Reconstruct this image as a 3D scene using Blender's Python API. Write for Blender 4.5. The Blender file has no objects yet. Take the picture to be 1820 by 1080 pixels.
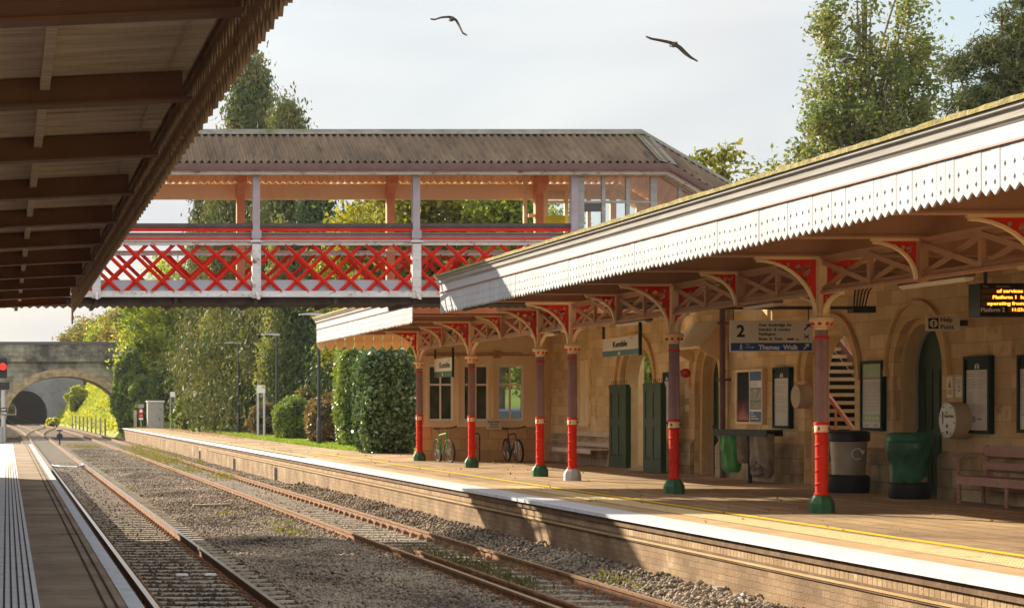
import bpy, math, random
import numpy as np
from mathutils import Vector
R = math.radians
C = bpy.context.scene.collection
# ---------------------------------------------------------------- camera (X across, Y along the line, Z up, rail top = 0)
F, VX, VY, CH = 3450.0, 12.0, 724.0, 2.39
cd = bpy.data.cameras.new("camera"); cam = bpy.data.objects.new("camera", cd); C.objects.link(cam)
cam.location = (0, 0, CH); cam.rotation_euler = (R(90), 0, 0)
cd.sensor_width = 36; cd.lens = F/1820*36
cd.shift_x = (910-VX)/1820; cd.shift_y = (VY-540)/1820
cd.clip_start = 0.1; cd.clip_end = 4000
bpy.context.scene.camera = cam
# ---------------------------------------------------------------- sky, sun, exposure
SUND = Vector((1.27, -1.95, -1.0)).normalized()        # the way the light travels
EL = math.asin(-SUND.z); AZ = math.atan2(-SUND.x, -SUND.y)
w = bpy.data.worlds.new("World"); bpy.context.scene.world = w; w.use_nodes = True
nt = w.node_tree; N = nt.nodes; L = nt.links
bg = N['Background']; bg.inputs[1].default_value = 0.085
sky = N.new('ShaderNodeTexSky'); sky.sky_type = 'NISHITA'; sky.sun_disc = False
sky.sun_elevation = EL; sky.sun_rotation = AZ % (2*math.pi); sky.air_density = 1.2; sky.dust_density = 1.5
tc = N.new('ShaderNodeTexCoord')
mp = N.new('ShaderNodeMapping'); mp.inputs['Scale'].default_value = (1.0, 1.0, 4.2)
nz = N.new('ShaderNodeTexNoise'); nz.inputs['Scale'].default_value = 3.1; nz.inputs['Detail'].default_value = 5; nz.inputs['Roughness'].default_value = .5
rp = N.new('ShaderNodeValToRGB'); rp.color_ramp.elements[0].position = .33; rp.color_ramp.elements[1].position = .60
rp.color_ramp.elements[0].color = (.70, .70, .70, 1); rp.color_ramp.elements[1].color = (.97, .97, .97, 1)
mx = N.new('ShaderNodeMixRGB'); cr = N.new('ShaderNodeValToRGB'); cr.color_ramp.elements[0].position = .40; cr.color_ramp.elements[1].position = .62; cr.color_ramp.elements[0].color = (.66, .69, .75, 1); cr.color_ramp.elements[1].color = (.90, .895, .885, 1)
n2 = N.new('ShaderNodeTexNoise'); n2.inputs['Scale'].default_value = 2.1; n2.inputs['Detail'].default_value = 4; n2.inputs['Roughness'].default_value = .45; n2.inputs['Distortion'].default_value = .4
sc = N.new('ShaderNodeVectorMath'); sc.operation = 'SCALE'; sc.inputs['Scale'].default_value = 5.45; L.new(n2.outputs[0], cr.inputs[0]); L.new(cr.outputs[0], sc.inputs[0]); fm = N.new('ShaderNodeMapRange'); fm.inputs[1].default_value = .25; fm.inputs[2].default_value = -.6; fm.inputs[3].default_value = 5.45; fm.inputs[4].default_value = 12.5; sy_ = N.new('ShaderNodeSeparateXYZ'); L.new(tc.outputs['Generated'], sy_.inputs[0]); L.new(sy_.outputs[1], fm.inputs[0]); L.new(fm.outputs[0], sc.inputs['Scale']); L.new(sc.outputs[0], mx.inputs[2])   # unseen sky behind the viewer brightened, added as fill light for shaded faces
L.new(tc.outputs['Generated'], mp.inputs[0]); L.new(mp.outputs[0], n2.inputs[0]); L.new(mp.outputs[0], nz.inputs[0]); L.new(nz.outputs[0], rp.inputs[0])
sx_ = N.new('ShaderNodeSeparateXYZ'); L.new(tc.outputs['Generated'], sx_.inputs[0]); mr = N.new('ShaderNodeMapRange'); mr.inputs[1].default_value = .36; mr.inputs[2].default_value = .45; mr.inputs[3].default_value = 1; mr.inputs[4].default_value = .25; L.new(sx_.outputs[0], mr.inputs[0])
ml = N.new('ShaderNodeMath'); ml.operation = 'MULTIPLY'; L.new(rp.outputs[0], ml.inputs[0]); L.new(mr.outputs[0], ml.inputs[1]); L.new(ml.outputs[0], mx.inputs[0]); L.new(sky.outputs[0], mx.inputs[1]); L.new(mx.outputs[0], bg.inputs[0])
sd = bpy.data.lights.new("sun", 'SUN'); sd.energy = 5.0; sd.angle = R(.5); sd.color = (1, .86, .66)
sun = bpy.data.objects.new("sun", sd); C.objects.link(sun); sun.location = (-30, 60, 40)
sun.rotation_euler = SUND.to_track_quat('-Z', 'Y').to_euler()
vs = bpy.context.scene.view_settings; vs.view_transform = 'Standard'; vs.look = 'None'; vs.exposure = 1.1; vs.gamma = 1
cy = bpy.context.scene.cycles; cy.max_bounces = 12; cy.diffuse_bounces = 7; cy.transparent_max_bounces = 24

# ---------------------------------------------------------------- helpers
def XY(px, X): return X*F/(px-VX)                 # depth Y at which lateral X shows at pixel column px
def PX(px, Y): return (px-VX)*Y/F
def PZ(py, Y): return CH+(VY-py)*Y/F
MATS = {}
def mat(name, col, col2=None, scale=6, rough=.7, metal=0, bump=0, bscale=None, spots=None, brick=None, trans=0, island=None, emit=None, stretch=None, detail=6, spec=.4, sharp=None):
    m = bpy.data.materials.new(name); m.use_nodes = True; MATS[name] = m
    t = m.node_tree; n = t.nodes; l = t.links; b = n['Principled BSDF']
    b.inputs['Roughness'].default_value = rough; b.inputs['Metallic'].default_value = metal; b.inputs['Specular IOR Level'].default_value = spec
    g = n.new('ShaderNodeNewGeometry'); vec = g.outputs['Position']
    if stretch:
        q = n.new('ShaderNodeVectorMath'); q.operation = 'MULTIPLY'; q.inputs[1].default_value = stretch; l.new(vec, q.inputs[0]); vec2 = q.outputs[0]
    else: vec2 = vec
    col = (*col, 1) if len(col) == 3 else col
    out = None; no = n.new('ShaderNodeTexNoise'); no.inputs['Scale'].default_value = scale; no.inputs['Detail'].default_value = detail; l.new(vec2, no.inputs[0])
    if island:                                   # each leaf or stone takes one of these colours
        r = n.new('ShaderNodeValToRGB'); e = r.color_ramp.elements
        for i, c in enumerate(island):
            p = i/(len(island)-1)
            el = e[0] if i == 0 else (e[1] if i == len(island)-1 else e.new(p))
            el.position = p; el.color = (*c, 1)
        ad = n.new('ShaderNodeMath'); ad.operation = 'MULTIPLY_ADD'; ad.inputs[1].default_value = .38; l.new(g.outputs['Random Per Island'], ad.inputs[0])
        s2 = n.new('ShaderNodeMath'); s2.operation = 'MULTIPLY_ADD'; s2.inputs[1].default_value = 1.7; s2.inputs[2].default_value = -.54; l.new(no.outputs[0], s2.inputs[0]); l.new(s2.outputs[0], ad.inputs[2])
        l.new(ad.outputs[0], r.inputs[0]); out = r.outputs[0]
    elif col2:
        r = n.new('ShaderNodeValToRGB'); r.color_ramp.elements[0].position = (sharp[0] if sharp else .35); r.color_ramp.elements[1].position = (sharp[1] if sharp else .65)
        r.color_ramp.elements[0].color = col; r.color_ramp.elements[1].color = (*col2, 1); l.new(no.outputs[0], r.inputs[0]); out = r.outputs[0]
    if brick:                                    # (plane, width, height, mortar, mortar colour, strength)
        pl, bw, bh, mo, mc, off = brick
        sp = n.new('ShaderNodeSeparateXYZ'); l.new(vec, sp.inputs[0]); cb = n.new('ShaderNodeCombineXYZ')
        if pl == 'w':
            a = n.new('ShaderNodeMath'); l.new(sp.outputs[0], a.inputs[0]); l.new(sp.outputs[1], a.inputs[1]); l.new(a.outputs[0], cb.inputs[0]); l.new(sp.outputs[2], cb.inputs[1])
        else: l.new(sp.outputs[1], cb.inputs[0]); l.new(sp.outputs[0], cb.inputs[1])
        bt = n.new('ShaderNodeTexBrick'); bt.offset = off; bt.inputs['Scale'].default_value = 1; bt.inputs['Brick Width'].default_value = bw; bt.inputs['Row Height'].default_value = bh
        bt.inputs['Mortar Size'].default_value = mo; bt.inputs['Mortar Smooth'].default_value = .3; bt.inputs['Bias'].default_value = 0
        bt.inputs['Color1'].default_value = (.80, .78, .76, 1); bt.inputs['Color2'].default_value = (1.08, 1.08, 1.08, 1); bt.inputs['Mortar'].default_value = (*mc, 1)
        wob = n.new('ShaderNodeTexNoise'); wob.inputs['Scale'].default_value = 5; l.new(cb.outputs[0], wob.inputs[0])
        wm = n.new('ShaderNodeMixRGB'); wm.blend_type = 'LINEAR_LIGHT'; wm.inputs[0].default_value = .012; l.new(cb.outputs[0], wm.inputs[1]); l.new(wob.outputs[1], wm.inputs[2])
        l.new(wm.outputs[0], bt.inputs[0])
        mu = n.new('ShaderNodeMixRGB'); mu.blend_type = 'MULTIPLY'; mu.inputs[0].default_value = 1
        if out is None: mu.inputs[1].default_value = col
        else: l.new(out, mu.inputs[1])
        l.new(bt.outputs[0], mu.inputs[2]); out = mu.outputs[0]
    if spots:                                    # (colour, scale, lo, hi): weathering patches
        sc_, c_, lo, hi = spots
        n2 = n.new('ShaderNodeTexNoise'); n2.inputs['Scale'].default_value = sc_; n2.inputs['Detail'].default_value = 8; n2.inputs['Roughness'].default_value = .65; l.new(vec2, n2.inputs[0])
        mr = n.new('ShaderNodeMapRange'); mr.inputs[1].default_value = lo; mr.inputs[2].default_value = hi; l.new(n2.outputs[0], mr.inputs[0])
        mm = n.new('ShaderNodeMixRGB'); l.new(mr.outputs[0], mm.inputs[0]); mm.inputs[2].default_value = (*c_, 1)
        if out is None: mm.inputs[1].default_value = col
        else: l.new(out, mm.inputs[1])
        out = mm.outputs[0]
    if out is None: b.inputs['Base Color'].default_value = col
    else: l.new(out, b.inputs['Base Color'])
    if bump:
        bn = n.new('ShaderNodeTexNoise'); bn.inputs['Scale'].default_value = bscale or scale*3; bn.inputs['Detail'].default_value = 6; l.new(vec2, bn.inputs[0])
        bb = n.new('ShaderNodeBump'); bb.inputs['Strength'].default_value = min(1, bump); bb.inputs['Distance'].default_value = .03; l.new(bn.outputs[0], bb.inputs['Height'])
        if brick:
            b2 = n.new('ShaderNodeBump'); b2.inputs['Strength'].default_value = .6; b2.inputs['Distance'].default_value = .02; b2.invert = True
            l.new(bt.outputs['Fac'], b2.inputs['Height']); l.new(bb.outputs[0], b2.inputs['Normal']); l.new(b2.outputs[0], b.inputs['Normal'])
        else: l.new(bb.outputs[0], b.inputs['Normal'])
    if emit: b.inputs['Emission Color'].default_value = (*emit[0], 1); b.inputs['Emission Strength'].default_value = emit[1]
    if trans:
        tr = n.new('ShaderNodeBsdfTranslucent'); ms = n.new('ShaderNodeMixShader'); ms.inputs[0].default_value = trans
        if out is not None:
            hs = n.new('ShaderNodeMixRGB'); hs.blend_type = 'MULTIPLY'; hs.inputs[0].default_value = 1; hs.inputs[2].default_value = (1.5, 1.5, .7, 1); l.new(out, hs.inputs[1]); l.new(hs.outputs[0], tr.inputs[0])
        else: tr.inputs[0].default_value = col
        o = n['Material Output']; l.new(b.outputs[0], ms.inputs[1]); l.new(tr.outputs[0], ms.inputs[2]); l.new(ms.outputs[0], o.inputs[0])
    return m
def glassmat(name, tint, rough=.03, thr=.85):
    m = bpy.data.materials.new(name); m.use_nodes = True; t = m.node_tree; n = t.nodes; l = t.links
    n.remove(n['Principled BSDF']); a = n.new('ShaderNodeBsdfTransparent'); a.inputs[0].default_value = (*tint, 1)
    g = n.new('ShaderNodeBsdfGlossy'); g.inputs['Roughness'].default_value = rough; ms = n.new('ShaderNodeMixShader')
    fr = n.new('ShaderNodeFresnel'); fr.inputs[0].default_value = 1.5; l.new(fr.outputs[0], ms.inputs[0])
    l.new(a.outputs[0], ms.inputs[1]); l.new(g.outputs[0], ms.inputs[2]); l.new(ms.outputs[0], n['Material Output'].inputs[0])
    MATS[name] = m; return m

class MB:
    def __init__(s): s.v = []; s.f = []; s.m = []; s.k = 0
    def add(s, v, f):
        o = len(s.v); s.v += [tuple(p) for p in v]; s.f += [tuple(i+o for i in q) for q in f]; s.m += [s.k]*len(f); return s
    def box(s, x0, x1, y0, y1, z0, z1):
        v = [(x, y, z) for z in (z0, z1) for y in (y0, y1) for x in (x0, x1)]
        return s.add(v, [(0, 2, 3, 1), (4, 5, 7, 6), (0, 1, 5, 4), (2, 6, 7, 3), (0, 4, 6, 2), (1, 3, 7, 5)])
    def bar(s, p, q, w, h, up=(0, 0, 1)):
        p, q = Vector(p), Vector(q); d = (q-p).normalized(); a = d.cross(Vector(up)).normalized(); b = a.cross(d)
        v = [c+a*(w/2*i)+b*(h/2*j) for c in (p, q) for i, j in ((-1, -1), (1, -1), (1, 1), (-1, 1))]
        return s.add(v, [(3, 2, 1, 0), (4, 5, 6, 7), (0, 1, 5, 4), (1, 2, 6, 5), (2, 3, 7, 6), (3, 0, 4, 7)])
    def tube(s, pts, r, n=8, cap=True):
        pts = [Vector(p) for p in pts]; o = []; k = len(pts); rr = r if isinstance(r, (list, tuple)) else [r]*k
        a = None
        for i, p in enumerate(pts):
            d = (pts[min(i+1, k-1)]-pts[max(i-1, 0)]).normalized()
            if a is None: a = d.cross(Vector((0, 0, 1)) if abs(d.z) < .9 else Vector((1, 0, 0))).normalized()
            else: a = (a-d*a.dot(d)).normalized()
            b = d.cross(a)
            o += [p+(a*math.cos(2*math.pi*j/n)+b*math.sin(2*math.pi*j/n))*rr[i] for j in range(n)]
        f = [(i*n+j, i*n+(j+1) % n, (i+1)*n+(j+1) % n, (i+1)*n+j) for i in range(k-1) for j in range(n)]
        if cap: f += [tuple(range(n))[::-1], tuple((k-1)*n+j for j in range(n))]
        return s.add(o, f)
    def lathe(s, c, prof, n=16, rot=0, axis='z'):
        o = []
        for r, z in prof:
            for j in range(n):
                t = 2*math.pi*j/n+rot; a, b = r*math.cos(t), r*math.sin(t)
                o.append((c[0]+a, c[1]+b, c[2]+z) if axis == 'z' else ((c[0]+z, c[1]+a, c[2]+b) if axis == 'x' else (c[0]+a, c[1]+z, c[2]+b)))
        k = len(prof)
        f = [(i*n+j, i*n+(j+1) % n, (i+1)*n+(j+1) % n, (i+1)*n+j) for i in range(k-1) for j in range(n)] + [tuple(range(n))[::-1], tuple((k-1)*n+j for j in range(n))]
        return s.add(o, f)
    def prism(s, pts, ext):
        e = Vector(ext); n = len(pts); P = [Vector(p) for p in pts]
        return s.add(P+[p+e for p in P], [tuple(range(n)), tuple(range(2*n-1, n-1, -1))]+[(i, (i+1) % n, (i+1) % n+n, i+n) for i in range(n)])
    def surf(s, fn, us, vs):
        v = [fn(a, b) for b in vs for a in us]; n = len(us)
        return s.add(v, [(j*n+i, j*n+i+1, (j+1)*n+i+1, (j+1)*n+i) for j in range(len(vs)-1) for i in range(n-1)])
    def plate(s, test, u0, u1, v0, v1, n, mapf, th):
        du, dv = (u1-u0)/n, (v1-v0)/n; on = {(i, j) for i in range(n) for j in range(n) if test(u0+(i+.5)*du, v0+(j+.5)*dv)}
        idx = {}; v = []; f = []
        def vid(i, j, t):
            if (i, j, t) not in idx: idx[(i, j, t)] = len(v); v.append(mapf(u0+i*du, v0+j*dv, t*th))
            return idx[(i, j, t)]
        for i, j in on:
            f.append((vid(i, j, 0), vid(i+1, j, 0), vid(i+1, j+1, 0), vid(i, j+1, 0))); f.append((vid(i, j+1, 1), vid(i+1, j+1, 1), vid(i+1, j, 1), vid(i, j, 1)))
            for (a, b, c, d, e, g) in ((i-1, j, i, j, i, j+1), (i+1, j, i+1, j, i+1, j+1), (i, j-1, i, j, i+1, j), (i, j+1, i, j+1, i+1, j+1)):
                if (a, b) not in on: f.append((vid(c, d, 0), vid(e, g, 0), vid(e, g, 1), vid(c, d, 1)))
        return s.add(v, f)
    def build(s, name, m, parent=None, loc=(0, 0, 0), smooth=True):
        me = bpy.data.meshes.new(name); me.from_pydata([(a-loc[0], b-loc[1], c-loc[2]) for a, b, c in s.v], [], s.f)
        for x in (m if isinstance(m, (list, tuple)) else [m]): me.materials.append(MATS[x])
        if any(s.m): me.polygons.foreach_set('material_index', s.m)
        if smooth: me.shade_smooth(); me.set_sharp_from_angle(angle=R(38))
        me.update(); o = bpy.data.objects.new(name, me); C.objects.link(o)
        if parent: o.parent = parent
        return o
def tag(o, label=None, cat=None, group=None, kind=None):
    if label: o['label'] = label
    if cat: o['category'] = cat
    if group: o['group'] = group
    if kind: o['kind'] = kind
    return o
class Th:
    def __init__(s, name, label, cat, loc=(0, 0, 0), group=None):
        s.e = bpy.data.objects.new(name, None); s.e.location = loc; C.objects.link(s.e); s.loc = loc; s.e.empty_display_size = .3
        tag(s.e, label, cat, group)
    def part(s, name, mb, m, parent=None, label=None, smooth=True):
        o = mb.build(name, m, parent or s.e, s.loc, smooth)
        if label: o['label'] = label
        return o
def dup(e, loc, label, group=None, rotz=None):
    r = e.copy(); C.objects.link(r); r.location = loc; r['label'] = label
    if group: r['group'] = group
    if rotz is not None: r.rotation_euler = (0, 0, rotz)
    def rec(a, b):
        for ch in list(a.children):
            c = ch.copy(); C.objects.link(c); c.parent = b; rec(ch, c)
    rec(e, r); return r
def struct(name, mb, m, kind='structure', smooth=True):
    o = mb.build(name, m, None, smooth=smooth); o['kind'] = kind; return o
def solo(name, mb, m, label, cat, group=None, smooth=True, loc=(0, 0, 0)):
    o = mb.build(name, m, None, loc, smooth); o.location = loc; return tag(o, label, cat, group)
TXT = bpy.data.curves.new('t', 'FONT'); TXO = bpy.data.objects.new('t', TXT); C.objects.link(TXO)
def text(th, name, body, size, org, u, v, m, parent=None, bold=0, sx=1, align='LEFT', th_=.0015):
    TXT.body = body; TXT.size = size; TXT.offset = bold; TXT.extrude = th_; TXT.align_x = align; TXT.resolution_u = 2; TXT.space_line = .95
    bpy.context.view_layer.update(); me0 = bpy.data.meshes.new_from_object(TXO.evaluated_get(bpy.context.evaluated_depsgraph_get()))
    u, v, org = Vector(u), Vector(v), Vector(org); nn = u.cross(v); b = MB()
    b.add([org+u*(p.co.x*sx)+v*p.co.y+nn*(p.co.z+th_+.002) for p in me0.vertices], [tuple(p.vertices) for p in me0.polygons])
    bpy.data.meshes.remove(me0)
    if not b.v: return None
    return th.part(name, b, m, parent, smooth=False)
FU, FV = (1, 0, 0), (0, 0, 1)                      # writing that faces back along the line
WU, WV = (0, -1, 0), (0, 0, 1)                     # writing on faces turned to the tracks
def leafmesh(name, pts, size, m, parent=None, loc=(0, 0, 0), asp=.6, droop=0., seed=1, flat=None):
    g = np.random.default_rng(seed); n = len(pts); pts = np.asarray(pts)-np.array(loc)
    a = g.normal(size=(n, 3)); a[:, 2] -= droop; a /= np.linalg.norm(a, axis=1)[:, None]
    b = g.normal(size=(n, 3))
    if flat is not None: b[:, 2] *= flat
    b -= a*(a*b).sum(1)[:, None]; b /= np.linalg.norm(b, axis=1)[:, None]
    sz = (size*g.uniform(.6, 1.35, n))[:, None]; a = a*sz; b = b*sz*asp
    nn = np.cross(a, b)/sz*.25
    v = np.empty((n*4, 3), np.float32); v[0::4] = pts-a; v[1::4] = pts-b*.9+nn; v[2::4] = pts+a; v[3::4] = pts+b*.9+nn
    me = bpy.data.meshes.new(name); me.vertices.add(n*4); me.vertices.foreach_set('co', v.ravel())
    me.loops.add(n*4); me.loops.foreach_set('vertex_index', np.arange(n*4, dtype=np.int32)); me.polygons.add(n)
    me.polygons.foreach_set('loop_start', np.arange(0, n*4, 4, dtype=np.int32)); me.update(calc_edges=True); me.materials.append(MATS[m])
    o = bpy.data.objects.new(name, me); C.objects.link(o)
    if parent: o.parent = parent
    return o
def clumps(ells, nc, seed, surf=.5):
    g = np.random.default_rng(seed); vol = np.array([e[3]*e[4]*e[5] for e in ells]); pr = vol/vol.sum(); out = []
    for i in g.choice(len(ells), nc, p=pr):
        e = ells[i]; d = g.normal(size=3); d /= np.linalg.norm(d); r = g.uniform(0, 1)**(surf)
        out.append((e[0]+d[0]*e[3]*r, e[1]+d[1]*e[4]*r, e[2]+d[2]*e[5]*r))
    return np.array(out)
def tree(name, label, base, ells, nc, nl, rc, leaf, m, bark='bark', tr=.25, group=None, cat='tree', seed=1, asp=.6, droop=0, surf=.5, limbs=26, trunktop=None, flatc=.75, fork=.35):
    """ells: (dx,dy,z,rx,ry,rz) lobes of the crown above BASE"""
    th = Th(name, label, cat, base, group); g = np.random.default_rng(seed+99)
    E = [(base[0]+e[0], base[1]+e[1], base[2]+e[2], e[3], e[4], e[5]) for e in ells]
    cs = clumps(E, nc, seed, surf); top = max(e[2]+e[5] for e in E)-base[2]; tt = trunktop or top*.8
    t = MB(); bend = g.normal(size=2)*.25
    tp = [(base[0]+bend[0]*k, base[1]+bend[1]*k, base[2]-.1+tt*k) for k in (0, .25, .5, .75, 1)]
    t.tube(tp, [tr, tr*.8, tr*.62, tr*.4, tr*.12], 8)
    for i in range(min(limbs, nc)):
        c = cs[i*nc//max(1, min(limbs, nc))]; k = max(.12, min(.9, (c[2]-base[2])/tt*(1-fork)-.05+g.uniform(0, .1)))
        s = np.array([base[0]+bend[0]*k, base[1]+bend[1]*k, base[2]+tt*k]); mid = s+(c-s)*.5+np.array([0, 0, .12*np.linalg.norm((c-s)[:2])])
        r0 = tr*.42*(1-k)+.03; t.tube([s, mid, c], [r0, r0*.6, r0*.15], 5, False)
    th.part('trunk', t, bark)
    k = nl//nc; pts = np.repeat(cs, k, axis=0)+g.normal(size=(k*nc, 3))*rc*np.array([1, 1, flatc])*np.repeat(g.uniform(.6, 1.3, nc), k)[:, None]
    leafmesh('crown', pts, leaf, m, th.e, base, asp, droop, seed); return th
def bush(name, label, c, r, nl, leaf, m, group=None, cat='bush', seed=1, pw=4., core='leaf_core', asp=.6, lump=.12, droop=0):
    """superellipsoid of leaves standing at C (base centre), radii R=(rx,ry,rz)"""
    th = Th(name, label, cat, c, group); g = np.random.default_rng(seed)
    def shell(n, s, jit):
        d = g.normal(size=(n, 3)); d /= (np.abs(d)**pw).sum(1)[:, None]**(1/pw)
        ph = g.uniform(0, 6, 3)
        lu = 1+lump*(np.sin(d[:, 0]*5+ph[0])*np.sin(d[:, 2]*6+ph[1])+np.sin(d[:, 1]*7+d[:, 2]*4+ph[2]))*.5
        return np.array([c[0], c[1], c[2]+r[2]])+d*np.array(r)*(s*lu)[:, None]*(1-np.abs(g.normal(size=n))*jit)[:, None]
    P = shell(nl, np.ones(nl)*g.uniform(.94, 1.08, nl), .09); leafmesh('foliage', P, leaf, m, th.e, c, asp, droop, seed)
    b = MB()
    def fn(a, e):
        x, y, z = math.cos(a)*math.cos(e), math.sin(a)*math.cos(e), math.sin(e); q = (abs(x)**pw+abs(y)**pw+abs(z)**pw)**(1/pw)
        return (c[0]+x/q*r[0]*.82, c[1]+y/q*r[1]*.82, c[2]+r[2]+z/q*r[2]*.86)
    b.surf(fn, [i*math.pi/10 for i in range(21)], [-math.pi/2+i*math.pi/12 for i in range(13)]); th.part('branches', b, core); return th  # solid dark core added inside the leaves to close the view through
# ---------------------------------------------------------------- materials
mat('stone_wall', (.70, .49, .24), (.80, .60, .33), 1.6, .9, bump=.5, bscale=25, brick=('w', .62, .27, .007, (.72, .66, .58), .5), spots=(2.2, (.25, .15, .07), .58, .8))
mat('stone_plain', (.68, .46, .21), (.76, .55, .28), 3, .9, bump=.4, bscale=30, spots=(2.5, (.30, .2, .1), .58, .8))
mat('stone_plinth', (.42, .30, .16), (.56, .44, .27), 2.5, .9, bump=.5, bscale=25, brick=('w', .7, .33, .01, (.5, .45, .38), .5), spots=(1.4, (.10, .075, .05), .5, .72))
mat('dressed_block', (.60, .38, .16), (.66, .44, .2), 2, .85, bump=.2, brick=('w', .58, .36, .012, (.72, .66, .55), .5))
mat('old_stone', (.22, .195, .155), (.40, .35, .27), 1.2, .95, bump=.7, bscale=8, brick=('w', .9, .42, .02, (.6, .55, .5), .5), spots=(.5, (.08, .075, .065), .46, .62))
mat('tunnel_stone', (.20, .185, .185), (.29, .275, .265), .6, .95, bump=.4, bscale=5, spots=(.3, (.04, .04, .045), .5, .7))
mat('stair_shade', (.03, .025, .02), rough=1)
mat('tunnel_brick', (.34, .31, .3), (.42, .39, .38), 1, .95)
mat('brick', (.21, .135, .075), (.38, .26, .15), 1.1, .92, bump=.5, bscale=35, brick=('w', .235, .085, .007, (.75, .7, .6), .5), spots=(1.1, (.60, .52, .42), .62, .78))
mat('brick_edge', (.34, .225, .115), (.46, .335, .2), 2, .9, bump=.4, bscale=30, brick=('w', .115, .24, .01, (.45, .38, .3), 0.), spots=(1.5, (.7, .64, .55), .62, .76))
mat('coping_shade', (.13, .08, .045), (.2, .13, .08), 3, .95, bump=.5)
mat('paving', (.38, .255, .125), (.54, .385, .20), 1.1, .9, bump=.4, bscale=30, brick=('f', 1.8, .45, .02, (.30, .25, .2), .5), spots=(.55, (.22, .145, .08), .48, .62), detail=11)
mat('edge_paving', (.44, .29, .13), (.55, .385, .20), 1.2, .9, bump=.3, bscale=40, spots=(2.5, (.2, .13, .07), .6, .8))
mat('white_line', (.56, .575, .60), (.64, .655, .68), 4, .75, bump=.15, bscale=40, spots=(5, (.34, .28, .22), .60, .74))
mat('yellow_line', (.85, .55, .015), (.9, .64, .03), 5, .7, spots=(7, (.35, .24, .1), .6, .75))
mat('tactile', (.72, .58, .30), (.78, .64, .36), 3, .85, bump=.2, spots=(3, (.4, .28, .15), .55, .75))
mat('dark_groove', (.05, .035, .025), rough=.95)
mat('concrete_slab', (.28, .205, .13), (.37, .285, .19), 1.5, .9, bump=.3, bscale=40, brick=('f', .9, 1.2, .007, (.5, .45, .4), 0.), spots=(2, (.12, .09, .065), .55, .75))
mat('tactile_white', (.74, .73, .70), (.84, .83, .81), 4, .8, bump=.15, spots=(18, (.25, .2, .16), .60, .70))
mat('ballast_base', (.03, .02, .013), (.14, .094, .058), 14, .95, bump=1, bscale=16, spots=(.5, (.17, .10, .06), .5, .75))
mat('ballast_stone', (.2, .17, .14), scale=.6, rough=.92, island=[(0.035, 0.024, 0.016), (0.085, 0.06, 0.04), (0.155, 0.112, 0.076), (0.25, 0.185, 0.13), (0.46, 0.37, 0.27)])
mat('sleeper', (.30, .26, .20), (.42, .37, .29), 3, .9, bump=.4, spots=(3, (.16, .12, .09), .5, .7))
mat('rust', (.17, .075, .03), (.30, .145, .06), 5, .75, bump=.3, spots=(9, (.10, .055, .035), .55, .7))
mat('rail_top', (.55, .52, .48), (.62, .58, .54), 8, .28, metal=1, stretch=(8, .4, 8))
mat('rust_top', (.50, .33, .19), (.60, .42, .26), 6, .38, metal=.6, stretch=(8, .5, 8))
mat('cream', (.78, .56, .30), (.82, .61, .35), 2, .55, spots=(5, (.6, .4, .2), .68, .8))
mat('cream_wall', (.80, .62, .36), (.85, .68, .42), 1.2, .6, spots=(2, (.55, .38, .18), .62, .85))
mat('mauve', (.27, .145, .125), (.32, .18, .155), 4, .5, spots=(12, (.16, .08, .06), .60, .70))
mat('girder_paint', (.42, .215, .11), (.48, .26, .14), 2.5, .6, spots=(4, (.30, .15, .08), .6, .8))
mat('ceiling_paint', (.50, .35, .22), (.57, .41, .27), 1.5, .8, stretch=(.5, 3, 1))
mat('beam_paint', (.36, .19, .11), (.42, .23, .14), 2, .6)
mat('red', (.60, .022, .008), (.68, .035, .012), 4, .6, spec=.15, spots=(14, (.20, .05, .03), .62, .70))
mat('green_base', (.022, .10, .035), (.04, .14, .055), 8, .5, spots=(9, (.2, .2, .16), .64, .74))
mat('green_door', (.018, .048, .014), (.026, .064, .02), 3, .6, spots=(6, (.22, .17, .08), .70, .8))
mat('green_dark', (.008, .022, .014), (.012, .03, .02), 3, .65, spec=.2)
mat('grey_base', (.42, .43, .42), (.5, .5, .48), 6, .7)
mat('white_paint', (.38, .40, .44), (.43, .45, .48), 1.2, .6, bump=.05, spots=(4, (.47, .43, .38), .60, .80), stretch=(1, 1, .35))
mat('cornice', (.30, .285, .255), (.40, .38, .34), 2.5, .75, stretch=(1, .35, 6), bump=.2, spots=(4, (.28, .22, .14), .58, .75))
mat('moss_edge', (.23, .19, .075), (.42, .36, .17), 9, .95, bump=.9, bscale=30, spots=(5, (.30, .27, .05), .5, .7))
mat('pink_strip', (.36, .2, .15), rough=.6)
mat('roof_sheet', (.15, .10, .06), (.24, .165, .10), 1.6, .85, spots=(6, (.08, .065, .05), .52, .70), stretch=(1, .3, .3), detail=9)
mat('roof_ridge', (.20, .18, .14), (.32, .29, .23), 4, .9, bump=.6, spots=(2, (.12, .13, .05), .5, .7))
mat('roof_under', (.86, .62, .38), (.92, .70, .46), 1.5, .7)
mat('gutter', (.13, .065, .055), (.17, .09, .08), 3, .5)
mat('lavender', (.36, .29, .31), (.42, .35, .37), 3, .55, spots=(5, (.25, .14, .09), .68, .78))
mat('peach', (.66, .25, .12), (.74, .32, .17), 3, .55, spots=(5, (.45, .17, .08), .64, .78))
mat('rusty_white', (.62, .57, .53), (.72, .68, .64), 3, .65, bump=.3, spots=(3.2, (.22, .10, .05), .56, .68), stretch=(1, 1, 1.8))
mat('handrail', (.065, .04, .035), (.10, .065, .055), 4, .45)
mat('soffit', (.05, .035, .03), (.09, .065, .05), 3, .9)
mat('left_sheet', (.62, .45, .30), (.80, .61, .43), 1.3, .8, stretch=(.4, 7, 1), spots=(3, (.34, .22, .13), .5, .75))
mat('left_beam', (.20, .08, .045), (.26, .11, .06), 2, .6)
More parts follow.
